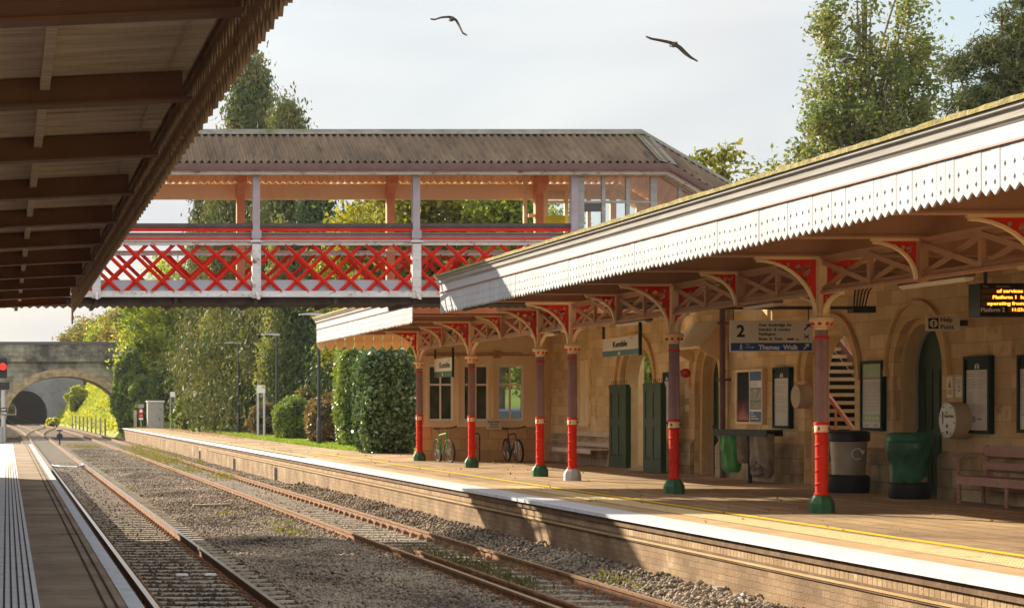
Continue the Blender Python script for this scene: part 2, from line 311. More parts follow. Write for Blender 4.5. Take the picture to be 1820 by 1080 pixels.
mat('left_valance', (.32, .18, .10), (.42, .25, .14), 3, .75, spots=(6, (.10, .05, .025), .55, .7))
mat('black_metal', (.018, .018, .018), (.03, .03, .03), 5, .4)
mat('lamp_head', (.45, .46, .47), rough=.35)
mat('grey_metal', (.32, .32, .31), (.38, .38, .37), 4, .45, metal=.5)
mat('sign_face', (.76, .68, .52), (.80, .72, .56), 1, .6)
mat('sign_white', (.78, .76, .70), rough=.5)
mat('paper', (.66, .62, .56), (.71, .67, .61), 3, .5)
mat('ink', (.02, .018, .016), rough=.7)
mat('ink_faint', (.38, .34, .30), rough=.7)
mat('sign_green', (.02, .11, .07), rough=.5)
mat('pale_green', (.33, .46, .2), (.42, .52, .28), 9, .5)
mat('sign_blue', (.02, .07, .24), rough=.5)
mat('sign_yellow', (.85, .75, .02), rough=.5)
mat('caution_yellow', (.62, .42, .06), rough=.5)
mat('poster_dark', (.02, .018, .02), rough=.7, spec=.1)
mat('poster_red', (.5, .02, .02), (.25, .01, .012), 30, .4)
mat('poster_photo', (.12, .10, .06), (.35, .30, .2), 14, .4)
mat('display_black', (.008, .008, .008), rough=.3)
mat('led_panel', (.10, .05, .008), rough=.5)
mat('led', (.9, .25, .02), emit=((1, .22, .02), 3.2))
mat('white_text', (.8, .78, .72), rough=.5)
mat('tube_light', (.72, .66, .52), rough=.4)
mat('bin_black', (.012, .012, .014), rough=.45)
mat('bin_green', (.01, .13, .055), rough=.4)
mat('bag_green', (.06, .30, .08), (.12, .42, .14), 4, .3, trans=.35)
mat('bag_clear', (.30, .25, .2), (.42, .36, .29), 5, .25, trans=.4)
mat('waste', (.08, .06, .05), (.3, .26, .22), 11, .8)
mat('bin_body', (.34, .29, .2), (.42, .36, .26), 3, .25)
mat('bench_paint', (.40, .18, .13), (.46, .23, .17), 3, .5, spots=(4, (.24, .13, .1), .6, .8))
mat('bench_wood', (.56, .45, .34), (.66, .54, .42), 3, .6)
mat('help_white', (.58, .55, .50), (.62, .6, .55), 2, .32)
mat('help_side', (.45, .33, .2), rough=.5)
mat('red_ball', (.5, .02, .02), rough=.35)
mat('signal_red', (.9, .02, .02), emit=((1, .02, .012), .9))
mat('rubber', (.015, .015, .015), rough=.8)
mat('bike_green', (.07, .36, .05), rough=.3)
mat('bike_silver', (.6, .6, .6), rough=.25, metal=.8)
mat('bike_black', (.02, .02, .02), rough=.35)
mat('car_blue', (.10, .16, .35), rough=.2, spec=.8)
mat('car_glass', (.02, .025, .03), rough=.08, spec=.9)
mat('bird_dark', (.05, .05, .06), (.09, .085, .09), 9, .8)
mat('bird_pale', (.42, .38, .28), rough=.8)
mat('bark', (.10, .07, .045), (.17, .125, .085), 5, .95, bump=.8)
mat('bark_dark', (.035, .022, .014), (.06, .04, .027), 3, .95, bump=.8)
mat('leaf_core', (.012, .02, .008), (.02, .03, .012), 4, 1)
mat('conifer', (0, 0, 0), scale=.55, rough=.7, trans=.18, island=[(0.025, 0.075, 0.02), (0.045, 0.125, 0.03), (0.075, 0.18, 0.04), (0.12, 0.24, 0.055), (0.22, 0.19, 0.06)])
mat('conifer_dark', (0, 0, 0), scale=.7, rough=.7, trans=.12, island=[(0.02, 0.045, 0.018), (0.035, 0.08, 0.026), (0.06, 0.12, 0.036), (0.11, 0.16, 0.045)])
mat('conifer_green', (0, 0, 0), scale=.45, rough=.65, trans=.3, island=[(0.03, 0.07, 0.015), (0.08, 0.16, 0.03), (0.18, 0.29, 0.05), (0.32, 0.42, 0.09), (0.36, 0.36, 0.11)])
mat('autumn', (0, 0, 0), scale=.5, rough=.55, trans=.5, island=[(0.03, 0.07, 0.012), (0.07, 0.13, 0.02), (0.12, 0.19, 0.025), (0.22, 0.24, 0.03), (0.38, 0.32, 0.03)])
mat('broadleaf', (0, 0, 0), scale=.35, rough=.5, trans=.5, island=[(0.06, 0.13, 0.015), (0.14, 0.28, 0.03), (0.26, 0.44, 0.045), (0.38, 0.52, 0.06), (0.5, 0.5, 0.08)])
mat('golden', (0, 0, 0), scale=.3, rough=.6, trans=.45, island=[(0.1, 0.13, 0.03), (0.16, 0.18, 0.035), (0.24, 0.23, 0.04), (0.33, 0.27, 0.05), (0.3, 0.2, 0.06)])
mat('poplar', (0, 0, 0), scale=.9, rough=.5, trans=.45, island=[(0.04, 0.11, 0.03), (0.08, 0.18, 0.04), (0.13, 0.25, 0.05), (0.19, 0.29, 0.07), (0.27, 0.24, 0.08)])
mat('pine', (0, 0, 0), scale=1.0, rough=.7, trans=.15, island=[(0.012, 0.035, 0.014), (0.025, 0.06, 0.022), (0.05, 0.09, 0.03), (0.16, 0.16, 0.04)])
mat('ivy', (0, 0, 0), scale=1.2, rough=.22, trans=.18, spec=.9, island=[(0.02, 0.06, 0.02), (0.035, 0.1, 0.028), (0.07, 0.15, 0.045), (0.14, 0.22, 0.08)])
mat('hedge_green', (0, 0, 0), scale=.8, rough=.42, trans=.35, spec=.6, island=[(0.04, 0.1, 0.02), (0.09, 0.19, 0.03), (0.17, 0.28, 0.04), (0.27, 0.32, 0.07)])  # leaf greens of the hedge pillar and the shrubs
mat('hedge_brown', (0, 0, 0), scale=1., rough=.45, trans=.3, spec=.6, island=[(0.06, 0.072, 0.024), (0.12, 0.132, 0.036), (0.216, 0.18, 0.048), (0.288, 0.168, 0.06)])
mat('bank_green', (0, 0, 0), scale=.25, rough=.6, trans=.5, island=[(0.14, 0.19, 0.02), (0.24, 0.3, 0.03), (0.36, 0.4, 0.04), (0.44, 0.42, 0.06)])
mat('weed', (0, 0, 0), scale=2, rough=.6, trans=.5, island=[(.05, .09, .015), (.10, .16, .02), (.18, .22, .04), (.22, .16, .07)])
mat('grass_green', (0, 0, 0), scale=.9, rough=.6, trans=.55, island=[(.07, .16, .01), (.12, .24, .015), (.2, .32, .02), (.26, .3, .05)])  # mixed blade greens of the grass
mat('dead_leaf', (0, 0, 0), scale=2, rough=.7, trans=.2, island=[(.16, .06, .015), (.30, .12, .03), (.42, .2, .05), (.5, .3, .1)])
mat('soil', (.10, .12, .03), (.16, .18, .04), 2, .95, bump=.5)
mat('terrain', (.18, .23, .03), (.32, .36, .05), .35, .95, bump=.6, bscale=3)
mat('asphalt', (.14, .11, .09), (.2, .16, .12), 3, .9, bump=.3)
mat('plaster', (.6, .56, .48), rough=.8)
mat('slate', (.12, .11, .12), rough=.7)
mat('dark_room', (.03, .022, .016), rough=.9)
mat('window_dark', (.03, .045, .025), (.08, .10, .06), 2.5, .12, spec=.7)
glassmat('pane_clear', (.86, .9, .93))
mat('pebble', (.3, .26, .2), rough=.9)
mat('window_white', (.86, .83, .74), rough=.5)
mat('valance_paint', (0, 0, 0), scale=.8, rough=.6, bump=.05, bscale=20, island=[(.36, .375, .40), (.43, .45, .48), (.45, .475, .51), (.48, .505, .54)], spots=(5, (.44, .40, .34), .62, .80))
mat('oily_shaded_stone', (.2, .17, .14), scale=.6, rough=.9, island=[(.03, .02, .013), (.06, .042, .028), (.10, .07, .048), (.17, .125, .085)])  # oily brown stones, with the shade between sleepers put into their colour
mat('sleeper_pale', (.32, .26, .185), (.44, .37, .27), 3, .9, bump=.3, spots=(4, (.22, .16, .11), .55, .72))
mat('bag_dark', (.03, .12, .06), (.06, .2, .10), 6, .25, trans=.25)
mat('tread', (.46, .34, .17), (.55, .42, .22), 3, .7)
# ---------------------------------------------------------------- ground, trackbed, platforms
g0 = np.random.default_rng(5)
def bend(y):                                       # the line swings left beyond the road bridge
    return 0 if y < 150 else (-.00011*(y-150)**2 if y < 300 else -2.475-.0075*(y-300))
def H(x, y):                                       # lie of the land
    xx = x-bend(y)
    h = -.4
    if y < 153:
        if xx > 9.6: h = .70+max(0, xx-26)*.03
        elif xx < -1: h = .5
    else:
        k = min(1, (y-153)/14)
        r = max(0, xx-8.9); l = max(0, .2-xx); top = 7.2+min(1, max(0, (y-170)/110))*3.2
        h = -.4+k*min(top, r*1.15 if r > 0 else l*.8)+(1-k)*(1.1 if xx > 9.6 else (.9 if xx < -1 else 0))
        if y > 301 and y < 690: h = max(h, 11.3)
    return h
xs = sorted(set([-400, -250, -150, -90, -60, -40, -30, -24, -20, -16, -13, -10, -8, -6, -4, -2, -1.2, -.8, .2, 1.5, 8.8, 9.2, 9.5, 9.8, 11, 13, 15, 17, 19, 21, 24, 28, 33, 40, 50, 70, 100, 150, 250, 400, 700]))
ys = [-60, -20, 0, 20, 40, 60, 80, 100, 120, 140, 150, 153, 156, 160, 165, 170, 180, 190, 200, 210, 220, 235, 250, 265, 280, 290, 299, 300.5, 301.5, 320, 400, 500, 600, 688, 692, 720, 760, 800, 900, 1100, 1500, 2500]
b = MB(); b.surf(lambda x, y: (x+(bend(y) if abs(x) < 60 else 0), y, H(x+(bend(y)), y)), xs, ys)
nx = len(xs); keep = [i for i, q in enumerate(b.f) if not (299.2 < (ys[q[0]//nx]+ys[q[2]//nx])/2 < 691 and 1.4 < (xs[q[0] % nx]+xs[q[1] % nx])/2 < 8.85)]
b.f = [b.f[i] for i in keep]; b.m = [0]*len(b.f); struct('ground', b, 'terrain')
b = MB()
yy = [-20]+list(range(10, 150, 6))+list(range(150, 300, 10))+list(range(300, 780, 40))
b.surf(lambda x, y: (x+bend(y), y, (-.178 if 1.3 < x < 3.8 else -.15) if 1.1 < x < 9.3 else -.3), [-.9, 1.05, 1.2, 1.31, 3.79, 3.9, 5, 7, 8.6, 9.2, 9.7], yy); struct('ballast', b, 'ballast_base')
# loose ballast stones as real pebbles where the picture resolves them
def stones(n, x0, x1, y0, y1, rmin, rmax, seed, zf, name, m_='ballast_stone'):
    g = np.random.default_rng(seed)
    y = y0*(y1/y0)**g.uniform(0, 1, n); x = g.uniform(x0, x1, n); z = zf(x, y, g)
    r = g.uniform(rmin, rmax, n)
    base = np.array([(1, 0, 0), (0, 1, 0), (-1, 0, 0), (0, -1, 0), (0, 0, 1), (0, 0, -1)], float)
    v = base[None]*r[:, None, None]*g.uniform(.65, 1.3, (n, 6, 1))
    a = g.uniform(0, 6.28, n); t = g.uniform(-.9, .9, n); ca, sa, ct, st = np.cos(a), np.sin(a), np.cos(t), np.sin(t)
    Y1 = v[:, :, 1]*ct[:, None]-v[:, :, 2]*st[:, None]; Z1 = v[:, :, 1]*st[:, None]+v[:, :, 2]*ct[:, None]
    X2 = v[:, :, 0]*ca[:, None]-Y1*sa[:, None]; Y2 = v[:, :, 0]*sa[:, None]+Y1*ca[:, None]
    V = np.stack([X2+x[:, None], Y2+y[:, None], Z1*.8+z[:, None]], 2).reshape(-1, 3).astype(np.float32)
    tr = np.array([(0, 1, 4), (1, 2, 4), (2, 3, 4), (3, 0, 4), (1, 0, 5), (2, 1, 5), (3, 2, 5), (0, 3, 5)])
    Fc = (tr[None]+6*np.arange(n)[:, None, None]).reshape(-1).astype(np.int32); m = n*8
    me = bpy.data.meshes.new(name); me.vertices.add(n*6); me.vertices.foreach_set('co', V.ravel()); me.loops.add(m*3); me.loops.foreach_set('vertex_index', Fc)
    me.polygons.add(m); me.polygons.foreach_set('loop_start', np.arange(0, m*3, 3, dtype=np.int32)); me.update(calc_edges=True); me.materials.append(MATS[m_])
    o = bpy.data.objects.new(name, me); C.objects.link(o); o['kind'] = 'stuff'; return o
TL, TR_ = 2.55, 7.36                                # track centres
def zf(x, y, g):
    u = np.minimum(np.abs(x-TL), np.abs(x-TR_)); on = u < .72
    on2 = np.abs(x-TL) < 1.22
    return np.where(on2, -.40, np.where(on, -.18, 0))+np.where(on|on2, 0, np.where(u < 1.25, -.14, -.11))+g.normal(size=len(x))*.014+.045*np.exp(-((x-4.95)/.6)**2)*np.sin(y*.9)
stones(190000, 1.12, 9.15, 22, 115, .022, .045, 3, zf, 'ballast_stones')
stones(34000, TL-1.22, TL+1.22, 22, 90, .022, .042, 9, lambda x, y, g: -.168+g.normal(size=len(x))*.010, 'ballast_stones', 'oily_shaded_stone')
stones(16000, 8.2, 9.15, 20, 60, .025, .05, 4, lambda x, y, g: -.10+.12*(x-8.15)/.9+g.normal(size=len(x))*.03, 'ballast_stones')
# near (left) platform
PLZ, PRZ, PLX, PRX = .915, .78, 1.015, 9.05
b = MB(); b.box(-9, PLX-.12, -6, 78.3, PLZ-.9, PLZ); struct('platform', b, 'concrete_slab')
b = MB(); b.box(PLX-.119, PLX, -6, 78.25, PLZ-.14, PLZ+.006); struct('platform_edge_line', b, 'white_line')
b = MB(); b.box(PLX-.118, PLX-.10, -6, 78.2, -.3, PLZ-.145); struct('platform_face', b, 'brick')
b = MB()
for x0, x1 in ((-1.3, .245),): b.box(x0, x1, -6, 78.2, PLZ+.001, PLZ+.007)
struct('tactile_strip', b, 'tactile_white')
b = MB()
for x in (-.02, .035, .09, .145, .20, .735, .82): b.box(x-.007, x+.007, -6, 78.1, PLZ+.006, PLZ+.0105)
struct('drainage_grooves', b, 'dark_groove')
# far (right) platform: surface, white edge, brick face, string courses
YE = 153
b = MB(); b.surf(lambda x, y: (x, y, PRZ), [PRX+.60, 10.2, 12.5, 14, 17.3], [10, 30, 50, 62, 75]); b.surf(lambda x, y: (x, y, PRZ), [PRX+.60, 11, 12.7], [75, 100, 130, YE]); struct('platform', b, 'paving')
b = MB(); b.box(PRX, PRX+.60, 10, 62, PRZ-.05, PRZ+.005); b.box(PRX+.0, PRX+.45, 62, YE, PRZ-.05, PRZ+.004); struct('platform_edge_line', b, 'white_line')
b = MB(); b.surf(lambda x, y: (x, y, PRZ+.0035), [PRX+.60, 10.1], [10, 40, 62, YE]); struct('edge_paving', b, 'edge_paving')
b = MB(); b.box(PRX+.06, PRX+.5, 10, YE-.05, PRZ-.15, PRZ-.051); struct('coping', b, 'coping_shade')  # dark course, the shadow under the white overhang put into its colour
b = MB(); b.box(PRX+.10, PRX+.34, 10, YE, PRZ-.26, PRZ-.151); struct('platform_face_course', b, 'brick_edge')
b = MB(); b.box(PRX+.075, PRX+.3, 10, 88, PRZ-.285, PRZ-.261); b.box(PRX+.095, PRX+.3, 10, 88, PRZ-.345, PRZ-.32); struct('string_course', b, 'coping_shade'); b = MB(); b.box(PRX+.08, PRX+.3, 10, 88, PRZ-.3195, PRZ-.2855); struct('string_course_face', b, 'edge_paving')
b = MB(); b.box(PRX+.12, PRX+.4, 10, YE, -.5, PRZ-.2605); struct('platform_face', b, 'brick')
b = MB()
for y in (92, 78, 66, 24.9): b.box(PRX+.03, PRX+.13, y-.09, y+.09, -.3, .1+(.25 if y > 60 else 0))
struct('wall_posts', b, 'sleeper')
b = MB()
pts = [(11.0, y) for y in range(10, 36, 2)]+[(11.0, 36), (11.0, 44), (11.02, 52), (11.05, 60), (11.05, 66), (11.0, 70)]
b.surf(lambda s, t: (pts[int(t)][0]-.075+s*.15, pts[int(t)][1], PRZ+.008), [0, 1], range(len(pts))); struct('yellow_line', b, 'yellow_line')
b = MB()                                            # blister paving, raised bars
for i in range(5):
    for k in range(330):
        y = 18+k*.066; x = 10.22+i*.115; b.box(x, x+.07, y, y+.042, PRZ+.001, PRZ+.010)
b2 = MB(); b2.box(10.2, 10.8, 18, 39.8, PRZ, PRZ+.0045); struct('tactile_paving', b2, 'edge_paving'); struct('tactile_blisters', b, 'tactile')
# gravelly path, fallen leaves and grass behind the open part of the platform
b = MB(); b.surf(lambda x, y: (x, y, .74+.02*math.sin(x*1.7+y*.2)), [12.65, 14.5, 16, 19, 24, 30], [62, 70, 80, 90, 100, 110, 120, 130, 140, 153]); struct('grass_bed', b, 'soil')
def scatter(n, x0, x1, y0, y1, z, h, seed): g = np.random.default_rng(seed); return np.stack([g.uniform(x0, x1, n), g.uniform(y0, y1, n), z+g.uniform(0, h, n)], 1)
P = np.concatenate([scatter(34000, 12.75, 16.5, 72, 108, .76, .07, 1), scatter(14000, 13.2, 20, 108, 153, .77, .1, 2)]); P = P[(np.sin(P[:, 0]*3)+np.sin(P[:, 1]*.7)) > -1.75]
leafmesh('grass', P, .06, 'grass_green', asp=.25, droop=-2, seed=3)['kind'] = 'stuff'
P = np.concatenate([scatter(2600, 11.4, 14.5, 100, 148, .80, .02, 4), scatter(200, 9.7, 15, 45, 96, .79, .015, 6), scatter(50, 9.7, 14.5, 24, 45, .79, .012, 8)])
leafmesh('fallen_leaves', P, .034, 'dead_leaf', seed=5, flat=.2)['kind'] = 'stuff'
g = np.random.default_rng(11); P = []
for cx, cy, r, n, h in [(7.9, 118, 1.6, 1200, .3), (7.6, 108, 1.8, 1500, .3), (7.4, 98, 1.7, 1500, .35), (7.5, 90, 1.3, 1200, .3), (7.2, 78, 1.2, 800, .25), (7.8, 70, .9, 500, .22), (7.2, 33, .5, 260, .2), (7.25, 30, .6, 420, .22), (7.2, 27.6, .45, 260, .18), (8.45, 27, .3, 300, .24), (5.1, 45, .5, 300, .12), (5.6, 38.5, .5, 350, .14), (5.9, 42, .4, 160, .1), (8.3, 84, .4, 250, .4), (3.9, 60, .4, 100, .1), (4.6, 95, 1.5, 350, .1), (5.0, 125, 2, 900, .12), (8.5, 34, .2, 60, .12)]:
    P.append(np.stack([cx+g.normal(size=n)*r*.35, cy+g.normal(size=n)*r*1.6, -.14+np.abs(g.normal(size=n))*h*.45], 1))
leafmesh('weeds', np.concatenate(P), .05, 'weed', asp=.3, droop=-1, seed=7)['kind'] = 'stuff'

# ---------------------------------------------------------------- tracks (rails, sleepers with their fastenings)
def rail_mb(x, y0, y1, hmax=0, w=.07, b=None):
    b = b or MB(); prof = [(-w/2, 0), (-w/2, -.035), (-.011, -.05), (-.013, -.125), (-.068, -.14), (-.068, -.15), (.068, -.15), (.068, -.14), (.013, -.125), (.011, -.05), (w/2, -.035), (w/2, 0)]
    ys = [y for y in ([y0]+[k for k in range(int(y0)+1, int(y1)) if k % 12 == 0]+[y1])]
    n = len(prof); o = [(x+bend(y)+p, y, q+hmax) for y in ys for p, q in prof]
    b.k = 0
    b.add(o, [(i*n+j, i*n+(j+1) % n, (i+1)*n+(j+1) % n, (i+1)*n+j) for i in range(len(ys)-1) for j in range(n-1)]); b.k = 1
    b.add([(x+bend(y)+p, y, hmax) for y in ys for p in (-w/2, w/2)], [(2*i, 2*i+1, 2*i+3, 2*i+2) for i in range(len(ys)-1)]); b.k = 0
    return b
def sleeper_mb(x, y, conc):
    b = MB(); z = -.155
    if conc:
        b.prism([(x-1.25, y-.1, z-.05), (x+1.25, y-.1, z-.05), (x+1.25, y-.075, z+.035), (x+.35, y-.075, z+.012), (x-.35, y-.075, z+.012), (x-1.25, y-.075, z+.035)], (0, .16, 0))
    else: b.box(x-1.25, x+1.25, y-.12, y+.12, z-.1, z+.01)
    b.k = 1
    for s in (-1, 1):
        for t in (-1, 1):
            c = x+s*.7525+t*.115; b.box(c-.05, c+.05, y-.07, y+.07, z+.012, z+(.05 if conc else .065)); b.lathe((c, y, z), [(.025, .05), (.022, .085), (.005, .095)], 6)
    b.k = 0; return b
def track(x, conc, label, top, y_first):
    t = Th('railway_track', label, 'railway track', (x, 20, 0))
    for s in (-1, 1): t.part('rail', rail_mb(x+s*.7525, -15, 760), ['rust', top])
    y = y_first; sp = .62 if conc else .75
    for k in range(100): t.part('sleeper', sleeper_mb(x, y, conc), ['sleeper_pale' if conc else 'sleeper', 'rust'], smooth=False); y += sp
    b = MB()
    while y < 240:
        b.box(x+bend(y)-1.25, x+bend(y)+1.25, y-.11, y+.11, -.25, -.142); y += sp
    t.part('sleepers', b, 'sleeper')['kind'] = 'stuff'
    return t
tl = track(TL, True, 'railway track beside the near platform edge, running towards the tunnel', 'rail_top', 21.6)
trk = track(TR_, False, 'rusty railway track beside the brick platform face', 'rust_top', 21.0)
b = rail_mb(TR_-.38, 12, 33.4, -.03); solo('spare_rail', b, ['rust', 'rust'], 'spare rusty rail lying loose between the running rails by the brick platform face', 'rail')
b = MB()                                            # crossover rails far off
for a, c in ((TL-.7525, TR_-.7525), (TL+.7525, TR_+.7525)):
    for i in range(12):
        y0, y1 = 168+i*9, 177+i*9; s = lambda k: a+(c-a)*(3*(k/12)**2-2*(k/12)**3)
        b.bar((s(i)+bend(y0), y0, -.05), (s(i+1)+bend(y1), y1, -.05), .07, .1)
solo('crossover', b, 'rust_top', 'crossover rails linking the two tracks in front of the tunnel', 'crossover')
for i, (x, y, w_, lab) in enumerate([(5.15, 49, .45, 'weathered timber board lying on the ballast between the two tracks'), (4.9, 92, .5, 'dark timber board lying on the ballast beyond the weathered one')]):
    b = MB(); b.prism([(x-w_, y-.12, -.12), (x+w_, y-.12, -.10), (x+w_, y-.12, -.03), (x-w_, y-.12, -.05)], (0, .25, 0)); solo('timber_board', b, 'sleeper', lab, 'board', smooth=False)
b = MB(); b.tube([(1.9, 85, -.12), (2.2, 81, -.05), (2.9, 79.5, -.04), (3.25, 82, -.04), (3.35, 87, -.1)], .035, 6); solo('cable_loop', b, 'white_paint', 'pale cable looped across the nearer track past the end of the near platform', 'cable')
for k, (x, y) in enumerate([(3.05, 29.05), (2.62, 29.0)]):
    b = MB(); b.box(x-.09, x+.09, y-.05, y+.05, -.117, -.10); b.tube([(x-.08, y, -.095), (x+.08, y+.01, -.095)], .012, 5); solo('litter', b, 'sign_white', ['white scrap of litter on a sleeper close to the right rail of the near track', 'white scrap of litter in the middle of a sleeper of the near track'][k], 'litter')

# ---------------------------------------------------------------- road bridge, tunnel, cutting
def ringwall(b, y0, y1, xc, r, zs, zt, x0, x1, pw=2.0, rh=None, n=28, base=-.6):
    rh = rh or r; A = [math.pi*i/n for i in range(n+1)]
    arc = [(xc-r*math.cos(a), zs+rh*math.sin(a)) for a in A]
    pts = [(x0, base), (x0, zt), (x1, zt), (x1, base), (xc+r, base)]+arc[::-1]+[(xc-r, base)]
    # split into columns so that every face is simple
    for y in (y0, y1):
        b.add([(x0, y, base), (xc-r, y, base), (xc-r, y, zt), (x0, y, zt)], [(0, 1, 2, 3)]); b.add([(xc+r, y, base), (x1, y, base), (x1, y, zt), (xc+r, y, zt)], [(0, 1, 2, 3)])
        for i in range(n): b.add([(arc[i][0], y, arc[i][1]), (arc[i+1][0], y, arc[i+1][1]), (arc[i+1][0], y, zt), (arc[i][0], y, zt)], [(0, 1, 2, 3)])
    full = [(xc-r, base)]+arc+[(xc+r, base)]
    b.add([(p[0], y, p[1]) for y in (y0, y1) for p in full], [(i, i+1, i+1+len(full), i+len(full)) for i in range(len(full)-1)])
    b.add([(x, y, z) for y in (y0, y1) for x, z in ((x0, base), (x0, zt), (x1, zt), (x1, base))], [(i, i+1, i+5, i+4) for i in range(3)]); return b
YB = 166.; rb = Th('road_bridge', 'old dark stone arch bridge crossing over both tracks in front of the tunnel', 'bridge', (5, YB, 0))
z_ = lambda py: PZ(py, YB)
b = ringwall(MB(), YB, YB+8, 4.95, 5.0, z_(744), z_(632), -14, 11.1, rh=z_(668)-z_(744)); rb.part('arch_wall', b, 'old_stone', smooth=False)
b = MB()
A = [math.pi*i/40 for i in range(41)]
for y in (YB-.12,):
    o = [(4.95-(5.0+k)*math.cos(a), y, z_(744)+(z_(668)-z_(744)+k)*math.sin(a)) for k in (-.02, .62) for a in A]
    b.add(o, [(i, i+1, i+42, i+41) for i in range(40)]); b.add([(p[0], y+d, p[2]) for p in o[:41] for d in (0, .3)], [(2*i, 2*i+2, 2*i+3, 2*i+1) for i in range(40)]); b.add([(p[0], y+d, p[2]) for p in o[41:] for d in (0, .3)], [(2*i, 2*i+2, 2*i+3, 2*i+1) for i in range(40)])
rb.part('arch_ring', b, 'stone_plinth', smooth=False)
b = MB(); b.box(-14, 11.0, YB-.3, YB+.2, z_(643), z_(632)); rb.part('string_course', b, 'old_stone')
b = MB(); b.box(-14, 10.9, YB-.1, YB+.3, z_(632), z_(612)); b.box(-14, 11, YB+7.6, YB+8, z_(632), z_(612)); rb.part('parapet', b, 'old_stone')
b = MB(); b.box(-14, 11.1, YB-.2, YB+.42, z_(612), z_(607)); rb.part('coping', b, 'slate')
tp = Th('tunnel_portal', 'grey stone tunnel portal beyond the arch bridge', 'tunnel', (3, 300, 0))
b = ringwall(MB(), 300, 302, 2.75, 3.5, 1.5, 11.2, -14, 19, rh=3.5); b2 = MB(); b2.box(-14, 19, 299.6, 302.3, 11.2, 11.6); tp.part('portal_wall', b, 'tunnel_stone', smooth=False); tp.part('coping', b2, 'tunnel_stone')
b = MB(); full = [(-3.5, -.6)]+[(-3.5*math.cos(math.pi*i/20), 1.5+3.5*math.sin(math.pi*i/20)) for i in range(21)]+[(3.5, -.6)]
o = []
for k in range(21):
    y = 302+k*19.4; cx = 2.75-.0078*(y-302); o += [(cx+p, y, q) for p, q in full]
m_ = len(full); b.add(o, [(i*m_+j, i*m_+j+1, (i+1)*m_+j+1, (i+1)*m_+j) for i in range(20) for j in range(m_-1)]); tp.part('tunnel_lining', b, 'tunnel_brick')
# ---------------------------------------------------------------- covered footbridge
YN, YF = 43.5, 46.4
zN = lambda py: PZ(py, YN); xN = lambda px: PX(px, YN)
fb = Th('footbridge', 'covered red and white lattice footbridge spanning the tracks under a corrugated roof', 'footbridge', (6, YN, 0))
XL, XR = -7.0, 12.9
posts = [xN(171)-3.58*2, xN(171)-3.58, xN(171), xN(455), xN(739), xN(1020)]
for Y, sgn in ((YN, 1), (YF, -1)):
    b = MB(); zb, zt = zN(520), zN(434)
    step = .602; hh = zt-zb; run = hh*1.04
    for k in range(-14, 34):
        x = xN(455)+.05+k*step
        for s in (-1, 1):
            xa, xb = (x, x+run) if s > 0 else (x+run, x)
            if max(xa, xb) > XR+.4 or min(xa, xb) < XL: continue
            yy = Y+(.03 if s > 0 else -.02)*sgn
            b.bar((xa, yy, zb), (xb, yy, zt), .016, .085, up=(0, 0, 1))
            b.bar((xa, yy-.02, zb), (xb, yy-.02, zt), .045, .02)
    fb.part('lattice', b, 'red', smooth=False)
    b = MB(); b.box(XL, XR, Y-.05, Y+.05, zN(528), zN(517)); b.box(XL, XR, Y-.11, Y-.05, zN(528), zN(526)); b.box(XL, XR, Y-.05, Y+.05, zN(436), zN(429)); b.box(XL, XR, Y-.12, Y+.12, zN(429)+.001, zN(427.5))
    for k in range(int((XR-XL)/.3)):
        for z in (zN(431.5), zN(523)): b.lathe((XL+.1+k*.3, Y-.05, z), [(.02, 0), (.016, -.012), (.004, -.02)], 6, axis='y')
    fb.part('chord', b, 'rusty_white', smooth=False)
    b = MB(); b.box(XL, XR, Y+.07*sgn+.0, Y+.07*sgn+.02, zN(518), zN(497)); fb.part('kick_plate', b, 'white_paint')
    b = MB(); b.box(XL, XR, Y-.02, Y+.10, zN(403), zN(397)); b.box(XL, XR, Y, Y+.08, zN(405.5), zN(403)); fb.part('handrail', b, 'handrail')
    b = MB(); b.box(XL, XR, Y+.01, Y+.05, zN(411), zN(405.6)); (b.box(XL, XR, Y-.02, Y+.08, zN(426), zN(423.5)) if sgn > 0 else None)
    for k in range(-7, 18): b.box(xN(455)+.6+k*.9-.02 if k % 2 else xN(455)+.6+k*.9-.02, xN(455)+.6+k*.9+.02, Y, Y+.05, zN(414), zN(405)) if k % 2 == 0 else None
    fb.part('guard_rail', b, 'red', smooth=False)
    if sgn > 0: b = MB(); b.box(XL, XR, Y+.03, Y+.06, zN(423.4), zN(415.5)); b.box(XL, XR, Y-.02, Y+.08, zN(415.4), zN(413.5)); fb.part('lower_rail', b, 'mauve', smooth=False)
    for x in posts[(0 if sgn > 0 else 0):]:
        near = sgn > 0
        b = MB(); w = .078 if near else .095
        b.box(x-w, x+w, Y-.09, Y+.09, zN(434)+.01 if near else zN(528), PZ(300 if near else 318, Y))
        b.box(x-w-.03, x+w+.03, Y-.11, Y-.09, zN(424), zN(410)) if near else None
        if not near: b.prism([(x-.1, Y-.5, PZ(330, Y)), (x-.1, Y-.09, PZ(345, Y)), (x-.1, Y-.09, PZ(318, Y)), (x-.1, Y-.5, PZ(314, Y))], (.2, 0, 0))
        fb.part('roof_post', b, 'lavender' if near else 'peach', smooth=False)
        if near:
            b = MB(); b.box(x-.095, x+.095, Y-.13, Y+.1, zN(530), zN(434)); b.box(x-.14, x+.14, Y-.15, Y+.11, zN(431), zN(428)+.004)
            for k in range(6):
                for s in (-.06, .06): b.lathe((x+s, Y-.13, zN(525)+k*.2), [(.022, 0), (.017, -.014), (.004, -.02)], 6, axis='y')
            b.prism([(x-.03, Y-.5, zN(534)), (x-.03, Y-.06, zN(528)), (x-.03, Y-.06, zN(516)), ], (.06, 0, 0))
            fb.part('pilaster', b, 'rusty_white', smooth=False)
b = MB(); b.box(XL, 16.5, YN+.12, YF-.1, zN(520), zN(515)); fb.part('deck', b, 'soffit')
b = MB()                                            # corrugated soffit and cross joists below the deck
